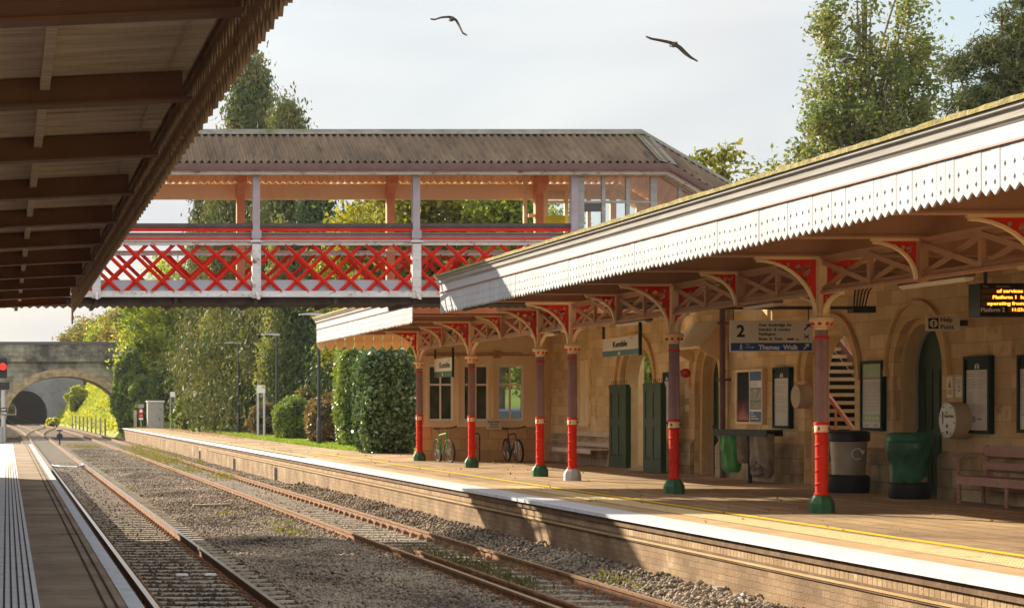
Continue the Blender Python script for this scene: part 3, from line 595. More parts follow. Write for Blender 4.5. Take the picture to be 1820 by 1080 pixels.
b.surf(lambda x, y: (x, y, zN(534)+.03*math.sin(x*2*math.pi/.2)), [XL+i*.05 for i in range(int(23/.05))], [YN+.05, YF])
for k in range(-3, 12): b.box(xN(171)+k*1.19*1.5-.04, xN(171)+k*1.19*1.5+.04, YN-.04, YF, zN(541), zN(528)-.01)
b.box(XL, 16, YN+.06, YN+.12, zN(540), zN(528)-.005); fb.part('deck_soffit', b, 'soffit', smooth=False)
# roof: two corrugated slopes, bending down to the right over the stairs
YRg, ZE, ZR = 44.95, PZ(290, 43.2), PZ(236, 44.95)
XB = 14.70; SL = .585
def cor(x): return .055*max(-.35, math.sin(x*2*math.pi/.165))
def rz(x): return 0 if x < XB else -(x-XB)*SL
XS = [XL+i*.0275 for i in range(int((18.4-XL)/.0275))]
b = MB(); b.surf(lambda x, t: (x, 43.12+t*(YRg-43.12), ZE+t*(ZR-ZE)+cor(x)+rz(x)), XS, [0, .5, 1]); fb.part('roof_slope', b, 'roof_sheet')
b = MB(); b.surf(lambda x, t: (x, 46.8+t*(YRg-46.8), ZE+t*(ZR-ZE)+cor(x)+rz(x)), XS, [0, .5, 1]); fb.part('roof_slope', b, 'roof_sheet')
b = MB(); b.surf(lambda x, t: (x, 43.22+t*(YRg-43.22), ZE-.07+t*(ZR-ZE)+cor(x)*.8+rz(x)), XS[::2], [0, .5, .97]); b.surf(lambda x, t: (x, 46.7+t*(YRg-46.7), ZE-.07+t*(ZR-ZE)+cor(x)+rz(x)), XS[::2], [0, .5, .97]); fb.part('roof_lining', b, 'roof_under')
def sloped(b, y0, y1, z0, z1, xa=XL, xe=18.3):
    for x0, x1 in ((xa, XB), (XB, xe)):
        if x1 > x0: b.add([(x, y, z+rz(x)) for x in (x0, x1) for y, z in ((y0, z0), (y1, z0), (y1, z1), (y0, z1))], [(0, 1, 2, 3), (7, 6, 5, 4), (0, 4, 5, 1), (1, 5, 6, 2), (2, 6, 7, 3), (3, 7, 4, 0)])
    return b
b = sloped(MB(), 43.02, 43.16, ZE-.13, ZE-.02); sloped(b, 43.03, 43.14, ZE-.17, ZE-.13); fb.part('gutter', b, 'gutter', smooth=False)
b = sloped(MB(), 43.2, 43.34, ZE-.25, ZE-.171); fb.part('eaves_board', b, 'rusty_white', smooth=False)
b = sloped(MB(), 46.5, 46.62, ZE-.45, ZE-.08); fb.part('eaves_beam', b, 'roof_under', smooth=False)
b = MB(); 
for x0, x1 in ((XL, XB), (XB, 18.3)): b.prism([(x0, YRg-.22, ZR-.06+rz(x0)), (x0, YRg, ZR+.085+rz(x0)), (x0, YRg+.22, ZR-.06+rz(x0)), (x0, YRg, ZR-.02+rz(x0))], (x1-x0, 0, rz(x1)-rz(x0)))
b.add([(XB-.2, 43.1, ZE+.045), (XB+.2, 43.1, ZE+.045-.1), (XB+.2, YRg, ZR+.045-.1), (XB-.2, YRg, ZR+.05)], [(0, 1, 2, 3)]); fb.part('ridge_capping', b, 'roof_ridge', smooth=False)
# cross rafters
b = MB()
for x in posts+[14.6]:
    b.bar((x, 43.3, ZE-.12), (x, YRg, ZR-.12), .07, .1); b.bar((x, 46.6, ZE-.12), (x, YRg, ZR-.12), .07, .1)
fb.part('rafters', b, 'roof_under', smooth=False)
# glazed screens at the stair head, both sides
for Y, mt in ((YN, 'cornice'), (YF, 'roof_under')):
    zt = ZE-.25; gx = [xN(1020)+.12, xN(1072), xN(1115), xN(1161), xN(1208), xN(1250)]; wd = [.10, .04, .04, .07, .04, .05]
    b = MB()
    for x, w_ in zip(gx, wd): b.box(x-w_, x+w_, Y-.05, Y+.05, zN(528), zt+rz(x)-.01)
    b.box(gx[0], gx[3], Y-.035, Y+.035, PZ(361, Y), PZ(357, Y)); b.box(gx[0]+.1, gx[3]-.07, Y-.03, Y+.03, PZ(440, Y), PZ(436, Y)); b.box(gx[0], gx[5], Y-.04, Y+.04, zN(528), zN(500))
    b.bar((XB, Y, zt-.03), (XB+2.6, Y, zt-.03-2.6*SL), .08, .06)
    f = fb.part('window_frame', b, mt, smooth=False)
    b = MB()
    b.add([(gx[0], Y+.0, zN(500)), (XB, Y, zN(500)), (XB, Y, zt), (gx[0], Y, zt)], [(0, 1, 2, 3)]); b.add([(XB, Y, zN(500)), (gx[5], Y, zN(500)), (gx[5], Y, zt+rz(gx[5])), (XB, Y, zt)], [(0, 1, 2, 3)]); fb.part('pane', b, 'pane_clear', f, smooth=False)
b = MB(); x = xN(1020)+.1; b.box(x-.5, x-.42, YF-.2, YF-.1, zN(528), PZ(318, YF)); b.box(PX(985, YF)-.62, x, YF-.02, YF+.02, PZ(386, YF), PZ(380, YF)); fb.part('screen_frame', b, 'roof_under')
b = MB(); b.box(PX(1027, YF-.5)+.1, PX(1067, YF-.5), YF-.56, YF-.5, PZ(380, YF), PZ(365, YF)); fb.part('noticeboard', b, 'slate')
# yellow notice behind the railing
yn = Th('yellow_notice', 'yellow notice on the footbridge screen above the handrail', 'notice', (PX(988, 46.2), 46.2, PZ(391, 46.2)))
b = MB(); b.box(PX(971, 46.2), PX(1005, 46.2), 46.2, 46.22, PZ(400, 46.2), PZ(383, 46.2)); yn.part('board', b, 'sign_yellow')
b = MB()
for i, (w_) in enumerate([.19, .17, .09, .11, .15]): z = PZ(386+i*3, 46.2); b.box(PX(988, 46.2)-w_, PX(988, 46.2)+w_, 46.192, 46.196, z-.006, z+.006)
yn.part('lines', b, 'caution_yellow')
# stairs beyond the archway, climbing away to the bridge
st = Th('staircase', 'open timber staircase seen through the archway between the column and the framed notice', 'stairs', (18, 40, PRZ))
X0, X1 = 17.25, 19.0; n = 23; rise, go = .175, .30
yb, zb0 = 39.4, PRZ
for k in range(n):
    y, z = yb+k*go, zb0+(k+1)*rise
    b = MB(); b.box(X0, X1, y, y+.30, z-.045, z); b.box(X0, X1, y-.012, y+.006, z-.075, z+.004); st.part('tread', b, 'tread', smooth=False)
for x in (X0-.06, X1):
    b = MB(); b.bar((x+.03, yb-.3, zb0-.02), (x+.03, yb+n*go, zb0+n*rise+.1), .07, .32, up=(0, 0, 1)); st.part('stringer', b, 'mauve')
    b = MB(); b.bar((x+.03, yb-.3, zb0+.95), (x+.03, yb+n*go, zb0+n*rise+1.05), .06, .08); [b.box(x+.01, x+.05, yb+j*go*3, yb+j*go*3+.04, zb0+j*rise*3, zb0+j*rise*3+1.0) for j in range(6)]; st.part('handrail', b, 'peach')
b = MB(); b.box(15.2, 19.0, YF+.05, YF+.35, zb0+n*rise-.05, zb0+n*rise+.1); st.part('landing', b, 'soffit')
b = MB(); b.add([(X0-.1, yb-.1, zb0-.15), (X1+.05, yb-.1, zb0-.15), (X1+.05, yb+n*go, zb0+n*rise-.22), (X0-.1, yb+n*go, zb0+n*rise-.22)], [(0, 1, 2, 3)]); b.box(X1+.04, X1+.06, yb, yb+2.6, PRZ, 2.2); st.part('underside', b, 'stair_shade')  # added dark sheet, puts the shade between the treads into colour
# ---------------------------------------------------------------- station building
WX, WB, WT = 16.6, 17.1, 5.3
bld = Th('station_building', 'honey coloured stone station building under the long white edged canopy', 'station building', (WX, 45, PRZ))
def parch(hw, zs, rise, n=10):                      # pointed arch head, list of (dy, z)
    o = []
    for i in range(n+1):
        t = i/n; o.append((-hw+hw*(1-math.cos(t*math.pi/2))*1.0 if False else -hw*math.cos(t*math.pi/2)**.8, zs+rise*math.sin(t*math.pi/2)**1.15))
    return o+[(-a, z) for a, z in o[::-1][1:]]
# openings: centre y, half width, spring z, rise, kind
OPEN = [(51.25, 1.35, 3.05, .98), (46.05, .80, 3.0, .85), (39.2, 1.2, 3.05, .92), (35.4, .95, 3.1, .92)]
b = MB(); y0 = 59.2
def wallpiece(b, ya, yb): b.box(WX, WB, yb, ya, PRZ-.02, WT)
for cy, hw, zs, ri in OPEN:
    wallpiece(b, y0, cy+hw); y0 = cy-hw
    A = parch(hw, zs, ri)
    for (a, za), (c, zc) in zip(A[:-1], A[1:]):
        b.prism([(WX, cy+a, za), (WX, cy+c, zc), (WX, cy+c, WT), (WX, cy+a, WT)], (WB-WX, 0, 0))
wallpiece(b, y0, 12)
bld.part('wall', b, 'stone_wall', smooth=False)
b = MB(); y0 = 59.0                                  # battered plinth
for cy, hw, zs, ri in OPEN+[(0, 0, 0, 0)]:
    ye = cy+hw+.02 if hw else 12
    b.prism([(WX-.10, ye, PRZ-.02), (WX-.10, ye, 1.50), (WX-.002, ye, 1.62), (WX-.002, ye, PRZ-.02)], (0, y0-ye, 0)); y0 = cy-hw-.02
bld.part('plinth', b, 'stone_plinth', smooth=False)
for cy, hw, zs, ri in OPEN:                          # arch mouldings
    b = MB(); A = parch(hw+.30, zs, ri+.32); Bq = parch(hw+.24, zs, ri+.26)
    for i in range(len(A)-1): b.prism([(WX-.07, cy+A[i][0], A[i][1]), (WX-.07, cy+A[i+1][0], A[i+1][1]), (WX-.07, cy+Bq[i+1][0], Bq[i+1][1]), (WX-.07, cy+Bq[i][0], Bq[i][1])], (.068, 0, 0))
    for s in (-1, 1): b.box(WX-.08, WX-.002, cy+s*(hw+.27)-.07, cy+s*(hw+.27)+.07, zs-.12, zs)
    bld.part('hood_mould', b, 'stone_plain', smooth=False)
    b = MB(); A = parch(hw+.0, zs, ri); Bq = parch(hw-.10, zs, ri-.10)
    for i in range(len(A)-1): b.prism([(WX+.14, cy+A[i][0], A[i][1]), (WX+.14, cy+A[i+1][0], A[i+1][1]), (WX+.14, cy+Bq[i+1][0], Bq[i+1][1]), (WX+.14, cy+Bq[i][0], Bq[i][1])], (.34, 0, 0))
    for s in (-1, 1): b.box(WX+.14, WB-.02, cy+s*(hw-.05)-.05, cy+s*(hw-.05)+.05, PRZ, zs)
    bld.part('arch_jamb', b, 'stone_plain', smooth=False)
# closed doors in two recesses
for cy, hw, zs, ri in (OPEN[1], OPEN[3]):
    X = WX+.42
    b = MB(); A = parch(hw-.08, zs, ri-.14); b.prism([(X, cy-hw+.08, PRZ)]+[(X, cy+a, z) for a, z in A]+[(X, cy+hw-.08, PRZ)], (.05, 0, 0))
    for k in (-2, -1, 0, 1, 2): b.box(X-.02, X, cy+k*.28-.012, cy+k*.28+.012, PRZ+.1, zs)
    b.box(X-.025, X, cy-hw+.1, cy+hw-.1, PRZ+1.1, PRZ+1.2)
    d = bld.part('door', b, 'green_door', smooth=False)
    b = MB(); b.lathe((X-.05, cy-.45, PRZ+1.0), [(.03, 0), (.035, .02), (.02, .05)], 8, axis='x'); bld.part('handle', b, 'grey_metal', d)
    b = MB(); A = parch(hw-.04, zs, ri-.10); Bq = parch(hw-.11, zs, ri-.18)
    for i in range(len(A)-1): b.prism([(X-.05, cy+A[i][0], A[i][1]), (X-.05, cy+A[i+1][0], A[i+1][1]), (X-.05, cy+Bq[i+1][0], Bq[i+1][1]), (X-.05, cy+Bq[i][0], Bq[i][1])], (.05, 0, 0))
    for s in (-1, 1): b.box(X-.05, X, cy+s*(hw-.075)-.035, cy+s*(hw-.075)+.035, PRZ, zs)
    bld.part('door_frame', b, 'white_paint' if cy < 40 else 'cream', smooth=False)
b = MB(); X = WX+.38; b.box(X-.02, X, 34.72, 35.1, 1.93, 2.12); pl = bld.part('door_plate', b, 'sign_white'); text(bld, 'lettering', 'Private', .1, (X-.022, 35.06, 1.99), WU, WV, 'ink', pl)
# tall slit window
b = MB(); b.box(WX-.03, WX+.02, 55.3, 56.1, 1.92, 3.74); b.box(WX-.045, WX-.03, 55.68, 55.72, 1.98, 3.7); b.box(WX-.06, WX-.03, 55.25, 56.15, 1.86, 1.94); bld.part('boarded_window', b, 'cream_wall', smooth=False)
b = MB()
for k in range(6):
    for s, y in ((1, 56.15), (-1, 55.25)): b.box(WX-.02, WX-.002, y-(.16 if k % 2 else .1), y+(.16 if k % 2 else .1), 1.9+k*.32, 2.2+k*.32)
bld.part('window_quoins', b, 'stone_plain', smooth=False)
# rooms behind the wall and roof
for (x1_, ya_, yb_) in ((22, 12, 37.4), (17.24, 44.9, 48.8), (17.6, 53.6, 59.1)): b = MB(); b.box(WB+.001, x1_, ya_, yb_, PRZ, WT); bld.part('room', b, 'stone_plain', smooth=False)
b = MB(); b.prism([(16.9, 12, WT), (19.6, 12, WT+1.5), (22.4, 12, WT)], (0, 25.6, 0)); bld.part('roof', b, 'slate', smooth=False)
# waiting room wing turned to face back along the platform
YW = 59.2
b = MB(); b.box(12.62, 16.58, YW+.04, YW+.35, PRZ-.02, 1.82); b.prism([(12.62, YW+.04, PRZ-.02), (14.55, 66, PRZ-.02), (14.85, 66, PRZ-.02), (12.95, YW+.34, PRZ-.02)], (0, 0, 4.2)); b.box(14.6, 19, 66.001, 66.3, PRZ, 1.5); b.box(14.6, 19, 66.001, 66.3, 4.0, 4.95); b.box(14.6, 16.5, 66.001, 66.3, 1.5, 4.0); b.box(WX+.5, 19, 59.35, 59.6, PRZ, WT); bld.part('wing_wall', b, 'dressed_block', smooth=False)
b = MB(); b.prism([(12.7, YW+.1, PRZ-.01), (14.6, 66, PRZ-.01), (19, 66, PRZ-.01), (19, YW+.1, PRZ-.01)], (0, 0, .02)); b.prism([(12.9, YW+.3, 4.5), (14.8, 65.9, 4.5), (19, 65.9, 4.5), (19, YW+.3, 4.5)], (0, 0, .05)); bld.part('wing_floor', b, 'dark_room')
WN = [(12.85, 13.62), (13.92, 14.70), (14.97, 15.76)]; wz0, wz1 = 1.99, 3.69
b = MB(); xs_ = [12.6]+[q for p in WN for q in p]+[16.2]
b.box(12.6, 16.2, YW, YW+.2, 1.80, wz0); b.box(12.6, 16.2, YW, YW+.2, wz1, 4.62); b.box(12.58, 16.22, YW-.05, YW, 1.80, 1.88)
for i in range(0, len(xs_), 2): b.box(xs_[i], xs_[i+1], YW+.001, YW+.2, wz0, wz1)
for x in (12.66, 13.77, 14.83, 16.1): b.box(x-.03, x+.03, YW-.03, YW, 1.88, wz1+.25)
b.box(12.6, 16.2, YW-.03, YW, wz1+.22, wz1+.30); bld.part('cream_panelling', b, 'cream_wall', smooth=False)
b = MB()
for k in range(9): b.box(16.2, 16.2+(.36 if k % 2 else .28), YW-.02, YW+.3, 1.62+k*.34, 1.94+k*.34)
b.box(16.2, 16.56, YW-.05, YW+.2, PRZ, 1.62); b.box(16.2, 16.62, YW+.003, YW+.35, 1.62, WT); bld.part('quoin', b, 'stone_plain', smooth=False)
for x0, x1 in WN:
    b = MB(); xm = (x0+x1)/2; zm = 3.09
    for a, w_ in ((x0, .06), (xm-.025, .05), (x1-.06, .06)): b.box(a, a+w_, YW+.05, YW+.12, wz0, wz1)
    for z in (wz0, zm-.03, wz1-.06): b.box(x0, x1, YW+.055, YW+.115, z, z+.06)
    f = bld.part('window', b, 'window_white', smooth=False)
    b = MB(); b.box(x0+.02, x1-.02, YW+.08, YW+.085, wz0, wz1); bld.part('pane', b, 'pane_clear' if x0 > 14.9 else 'window_dark', f)
# pipework on the wing
b = MB(); z = 3.98
b.tube([(12.75, YW-.05, 4.35), (12.75, YW-.05, z), (16.1, YW-.05, z)], .018, 6); b.tube([(12.8, YW-.05, z+.07), (15.7, YW-.05, z+.07)], .012, 6); b.box(14.85, 15.05, YW-.09, YW, z-.08, z+.14)
b.tube([(16.5, 44.7, PRZ), (16.5, 44.7, 4.9)], .055, 8); [b.lathe((16.5, 44.7, q), [(.075, 0), (.075, .06)], 8) for q in (1.6, 3.2, 4.6)]
bld.part('pipework', b, 'girder_paint')
dp = Th('drainpipe', 'reddish brown drainpipe on the stone wall beside the hanging platform two sign', 'drainpipe', (16.42, 44.55, PRZ))
b = MB(); b.tube([(16.42, 44.55, PRZ), (16.42, 44.55, 4.95)], .06, 10); dp.part('pipe', b, 'gutter'); 
for q in (1.7, 3.0, 4.3): b = MB(); b.box(16.33, WX, 44.47, 44.63, q, q+.06); dp.part('bracket', b, 'gutter')
hd = Th('door_hood', 'sloping cream wooden hood over the narrow doorway behind the middle column', 'hood', (16.3, 46, 4))
b = MB(); b.prism([(16.05, 45.0, 3.82), (16.58, 45.0, 4.42), (16.58, 45.0, 4.36), (16.05, 45.0, 3.76)], (0, 2.1, 0)); hd.part('board', b, 'cream_wall'); 
for y in (45.1, 46.9): b = MB(); b.prism([(16.1, y, 3.74), (16.57, y, 4.33), (16.57, y, 3.5), (16.52, y, 3.5)], (0, .06, 0)); hd.part('bracket', b, 'cream_wall')
# sunlit yard beyond the open archways
yd = Th('boundary_wall', 'sunlit pale stone wall glimpsed above the staircase through the archway', 'wall', (24, 55, 0)); b = MB(); b.box(19.9, 20.3, 39, 50, .5, 6.2); yd.part('wall', b, 'stone_wall')
b = MB(); b.box(19.5, 60, 60, 110, .9, .91) ; struct('road', b, 'asphalt')
b = MB(); b.box(17.1, 60, 34, 69, PRZ-.06, PRZ-.03); struct('yard', b, 'asphalt')
hs = Th('house', 'pale distant house glimpsed through the gateway between the green gates', 'house', (33, 95, .9)); b = MB(); b.box(27, 34, 95, 102, .9, 5.4); hs.part('wall', b, 'plaster'); b = MB(); b.prism([(26.7, 94.8, 5.4), (30.5, 94.8, 8), (34.3, 94.8, 5.4)], (0, 7.5, 0)); hs.part('roof', b, 'slate'); b = MB(); b.box(29, 30, 94.96, 95.0, 2.4, 4); hs.part('window', b, 'window_dark')
ca = Th('parked_car', 'blue car with a pale roof glimpsed through the right hand wing window', 'car', (20.3, 79, .9))
b = MB(); prof = [(-2.1, .35), (-2.1, .85), (-1.5, .95), (-.9, 1.42), (.7, 1.45), (1.4, .98), (2.05, .85), (2.1, .35)]
b.prism([(20.3+p, 78.2, .9+q) for p, q in prof], (0, 1.7, 0)); body = ca.part('body', b, 'car_blue')
b = MB(); b.prism([(20.3+p, 78.18, .9+q) for p, q in [(-1.35, .97), (-.85, 1.34), (.62, 1.36), (1.2, .99)]], (0, .015, 0)); ca.part('side_window', b, 'car_glass')
for x in (-1.35, 1.3): b = MB(); b.lathe((20.3+x, 78.15, 1.22), [(.32, 0), (.32, .2)], 16, axis='y'); ca.part('wheel', b, 'rubber')
wf = Th('picket_fence', 'row of pale pickets glimpsed low in the right hand wing window', 'fence', (19.5, 74, .8))
for k in range(14): b = MB(); b.box(18.4+k*.16, 18.48+k*.16, 74, 74.04, .8, 1.95); wf.part('picket', b, 'weedwood' if 'weedwood' in MATS else 'bench_wood')

# ---------------------------------------------------------------- canopies
def diamond_board(b, X, y0, y1, zt, zb, tooth, th, holes=True, seam=False):
    """one valance board in the plane X=const, saw tooth at the bottom, diamond notches along both edges"""
    ym = (y0+y1)/2; gap = .003
    zz = [(zb+.125, .026, .036), (zb+.27, .026, .036)] if holes else []
    left = [(y0+gap, zt), (y0+gap, zb+tooth), (ym, zb)]; right = [(ym, zb), (y1-gap, zb+tooth), (y1-gap, zt)]
    notch = []
    for z, w_, h_ in zz: notch += [(ym, z-h_), (w_, z), (ym, z+h_)]
    L_ = left+[(ym-w if w != ym else ym, z) for w, z in notch]+[(ym, zt)]
    R_ = [(ym, zt)]+[(ym+w if w != ym else ym, z) for w, z in notch[::-1]]+right
    for P in (L_, R_): b.prism([(X, y, z) for y, z in P], (th, 0, 0))
def arch_pts(r0, r1, z0, z1, n=10): return [(r1-(r1-r0)*math.cos(t*math.pi/2/n), z0+(z1-z0)*math.sin(t*math.pi/2/n)) for t in range(n+1)]
def canopy(name, label, XV, ya, yb, beams, ztop=5.30, zb=4.43, xi=16.6, group=None, endgable=False):
    c = Th(name, label, 'canopy', (XV, yb, ztop), group); dz = ztop-5.30
    b = MB(); n = int(round((yb-ya)/.18)); 
    gj = random.Random(8)
    for k in range(n): diamond_board(b, XV+gj.uniform(-.003, .003), ya+k*(yb-ya)/n, ya+(k+1)*(yb-ya)/n, 4.895+dz, zb+.01+gj.uniform(-.009, .009), .065, .022)
    c.part('valance', b, 'valance_paint', smooth=False)
    b = MB(); b.box(XV-.005, XV+.03, ya, yb, 4.915+dz, 5.07+dz); c.part('fascia_board', b, 'white_paint', smooth=False)
    b = MB(); b.box(XV-.03, XV+.03, ya, yb, 4.895+dz, 4.915+dz); c.part('bead', b, 'pink_strip', smooth=False)
    b = MB(); b.prism([(XV-.01, ya, 5.07+dz), (XV-.03, ya, 5.10+dz), (XV-.05, ya, 5.11+dz), (XV-.06, ya, 5.19+dz), (XV-.10, ya, 5.20+dz), (XV-.10, ya, 5.235+dz), (XV+.2, ya, 5.235+dz), (XV+.2, ya, 5.07+dz)], (0, yb-ya, 0)); c.part('cornice', b, 'cornice', smooth=False)
    g = random.Random(3); ys = [ya+k*.22 for k in range(int((yb-ya)/.22))]+[yb]
    zj = [5.30+dz+g.uniform(-.012, .012) for _ in ys]
    b = MB(); o = []
    for y, z in zip(ys, zj): o += [(XV-.13, y, 5.237+dz), (XV-.13, y, z-.01), (XV+.02, y, z+.02), (XV+.3, y, z+.03)]
    b.add(o, [(4*i+j, 4*i+j+1, 4*i+j+5, 4*i+j+4) for i in range(len(ys)-1) for j in range(3)]+[(3, 2, 1, 0), tuple(4*(len(ys)-1)+j for j in range(4))]); c.part('mossy_edge', b, 'moss_edge', smooth=False)
    b = MB(); b.box(XV+.03, xi+.4, ya+.03, yb-.03, 5.06+dz, 5.10+dz)
    c.part('ceiling', b, 'ceiling_paint', smooth=False)
    b = MB(); b.add([(XV+.28, ya, 5.33+dz), (XV+.28, yb, 5.33+dz), (xi+1, yb, 5.9+dz), (xi+1, ya, 5.9+dz)], [(0, 1, 2, 3)]); c.part('roof', b, 'roof_sheet')
    for y in beams:
        b = MB(); b.box(XV+.035, xi-.01, y-.09, y+.09, 4.73, 5.059+dz); b.box(XV+.035, xi-.01, y-.13, y+.13, 4.70, 4.729); c.part('cross_beam', b, 'beam_paint', smooth=False)
    return c
LB = 12.5
colY = [58.8, 52.2, 45.5, 42.9, 36.36, 29.78, 23.2]
nearB = [16.6, 19.9, 23.2, 26.5, 29.78, 33.07, 36.36, 39.63, 42.42]; farB = [47.6, 48.9, 52.2, 55.5, 58.8, 61.7]
cn = canopy('platform_canopy', 'near length of platform canopy with a long white saw toothed valance and mossy edge', 9.5, 15.5, 42.55, nearB)
cf = canopy('platform_canopy', 'far length of platform canopy passing behind the footbridge in front of the ivy hedge', 9.9, 47.4, 62.0, farB, ztop=5.28)
# cream return valances at the ends of the far length, seen from inside
def endval(c, Y, x0, x1, m='cream'):
    b = MB(); n = int((x1-x0)/.3)
    for k in range(n):
        a, e = x0+k*.3+.012, x0+k*.3+.285; mdl = (a+e)/2; b.prism([(a, Y, 5.0), (a, Y, 4.36), (mdl-.03, Y, 4.22), (mdl, Y, 4.26), (mdl+.03, Y, 4.22), (e, Y, 4.36), (e, Y, 5.0)], (0, .02, 0))
    b.box(x0, x1, Y-.02, Y, 4.46, 4.52); c.part('end_valance', b, m, smooth=False)
endval(cf, 62.0, 9.9, 16)
# girders between the columns
def girder(c, ya, yb, n):
    zb, zt = 4.17, 4.66
    b = MB(); b.box(LB-.05, LB+.05, ya, yb, zb-.04, zb); b.box(LB-.012, LB+.012, ya, yb, zb, zb+.07); b.box(LB-.05, LB+.05, ya, yb, zt, zt+.04); b.box(LB-.012, LB+.012, ya, yb, zt-.07, zt)
    st_ = (yb-ya)/n
    for k in range(n):
        y0, y1 = ya+k*st_, ya+(k+1)*st_
        b.bar((LB-.02, y0+.03, zb+.05), (LB-.02, y1-.03, zt-.05), .022, .075); b.bar((LB+.02, y0+.03, zt-.05), (LB+.02, y1-.03, zb+.05), .022, .075)
        if k: b.box(LB-.03, LB+.03, y0-.045, y0+.045, zb+.001, zt-.001)
    c.part('girder', b, 'girder_paint', smooth=False)
def solid_spandrel(b, fpos, r0, r1, z0, z1, th, holes):
    def test(u, v):
        t = (u-r0)/(r1-r0); z = (v-z0)/(z1-z0)
        if (1-t)**2+z**2 < 1.02 or t < 0 or z > 1: return False
        return not any(((u-a)**2+(v-q)**2) < rr*rr for a, q, rr in holes)
    n = 34
    def mp_(u, v, t): return fpos(u, v, t)
    b.plate(test, r0, r1, z0, z1+.001, n, mp_, th)
def bracket(th, cx, cy, dx, dy, r1, z0, z1, parent=None, holes=True, w=.07, nm='bracket'):
    P = arch_pts(.09, r1, z0, z1)
    q = lambda r, z: (cx+dx*r, cy+dy*r, z)
    b = MB(); up = (0, 1, 0) if dx else (1, 0, 0)
    for (r, z), (r2, z2) in zip(P[:-1], P[1:]): b.bar(q(r, z), q(r2+(r2-r)*.08, z2+(z2-z)*.08), .035, w, up=up)
    a = w/2
    if dx: b.box(min(cx, cx+dx*(r1+.04)), max(cx, cx+dx*(r1+.04)), cy-a, cy+a, z1+.018, z1+.075)
    else: b.box(cx-a, cx+a, min(cy, cy+dy*(r1+.04)), max(cy, cy+dy*(r1+.04)), z1+.018, z1+.075)
    o = th.part(nm, b, 'cream', parent, smooth=False)
    s = (r1-.09); h = z1-z0
    hl = [(.09+s*.16, z1-h*.18, s*.07), (.09+s*.30, z1-h*.13, s*.055), (.09+s*.20, z1-h*.33, s*.055), (.09+s*.10, z1-h*.47, s*.035), (.09+s*.48, z1-h*.07, s*.035), (.09+s*.07, z1-h*.62, s*.025), (.09+s*.62, z1-h*.04, s*.02), (.09+s*.1, z1-h*.08, s*.03)] if holes else []
    b = MB(); solid_spandrel(b, lambda u, v, t: (cx+dx*u+(t-.01 if dy else 0), cy+dy*u+(t-.01 if dx else 0), v), .09, r1, z0, z1+.02, .02, hl)
    th.part('spandrel', b, 'red', o, smooth=False); return o
def mk_column(y, label):
    z0 = PRZ; c = Th('canopy_column', label, 'column', (LB, y, z0), 'painted iron columns holding up the canopy')
    b = MB(); b.lathe((LB, y, z0), [(.19, 0), (.19, .14), (.165, .20), (.11, .27)], 8, rot=math.pi/8); c.part('base', b, 'green_base', smooth=False)
    b = MB(); b.lathe((LB, y, z0), [(.108, .265), (.118, .285), (.092, .31), (.092, 1.20), (.112, 1.215), (.112, 1.235)], 20)
    c.part('sleeve', b, 'red'); sl = c.e.children[-1]
    b = MB(); pts = [(LB+.094*math.cos(a*.35), y+.094*math.sin(a*.35), z0+.33+a*.35/(2*math.pi)*.2) for a in range(0, 78)]; b.tube(pts, .012, 5); c.part('spiral_bead', b, 'red', sl)
    b = MB(); b.lathe((LB, y, z0), [(.100, 1.235), (.104, 1.25), (.104, 1.33), (.100, 1.345)], 20); bd = c.part('band', b, 'cream')
    b = MB()
    for k in range(4): a = k*math.pi/2-2.3; b.lathe((LB+.104*math.cos(a), y+.104*math.sin(a), z0+1.29), [(.028, -.006), (.028, .006)], 10, axis='y')
    c.part('emblem', b, 'gutter', bd)
    b = MB(); b.lathe((LB, y, z0), [(.115, 1.345), (.115, 1.375), (.098, 1.39)], 20); b.lathe((LB, y, z0), [(.098, 2.66), (.108, 2.67), (.108, 2.69), (.096, 2.70)], 20); c.part('ring', b, 'red')
    b = MB(); n = 24; o = []
    for z in (1.39, 2.82):
        for j in range(n*2): a = math.pi*j/n; r = (.101 if j % 2 else .090)*(1 if z < 2 else .93); o.append((LB+r*math.cos(a), y+r*math.sin(a), z0+z))
    b.add(o, [(j, (j+1) % (2*n), (j+1) % (2*n)+2*n, j+2*n) for j in range(2*n)]); c.part('shaft', b, 'mauve', smooth=False)
    b = MB(); b.lathe((LB, y, z0), [(.095, 2.80), (.11, 2.83), (.10, 2.85), (.155, 2.92), (.175, 2.94), (.175, 2.985), (.13, 3.0)], 16); cp = c.part('capital', b, 'cream')
    b = MB(); [b.box(LB+.14*math.cos(a)-.02, LB+.14*math.cos(a)+.02, y+.14*math.sin(a)-.02, y+.14*math.sin(a)+.02, z0+2.87, z0+2.915) for a in [k*math.pi/4+.2 for k in range(8)]]; c.part('dentil', b, 'red', cp, smooth=False)
    b = MB(); b.box(LB-.06, LB+.06, y-.06, y+.06, z0+3.0, 4.73); b.box(LB-.085, LB+.085, y-.085, y+.085, z0+3.0, z0+3.06); [b.lathe((LB-.06, y-.04+s*.08, 3.95+k*.1), [(.012, 0), (.01, -.012)], 6, axis='x') for k in range(8) for s in (0, 1)]; c.part('post', b, 'cream', smooth=False)
    bracket(c, LB, y, -1, 0, .99, z0+2.99, 4.64, nm='bracket'); bracket(c, LB, y, 1, 0, .8, z0+2.99, 4.64)
    bracket(c, LB, y, 0, -1, .72, z0+2.99, 4.10); bracket(c, LB, y, 0, 1, .72, z0+2.99, 4.10)
    return c
labs = ['farthest red and mauve iron column, at the corner of the ivy hedge', 'red and mauve iron column between the two bicycles', 'red and mauve iron column between the black bicycle and the wooden bench', 'red and mauve iron column in front of the wooden bench, pale mark on its red sleeve', 'red and mauve iron column beside the green gates with a red ball on it', 'nearest whole iron column, in front of the dark archway with the stairs', 'iron column past the right edge whose bracket reaches into view at the top']
c0 = mk_column(colY[5], labs[5])
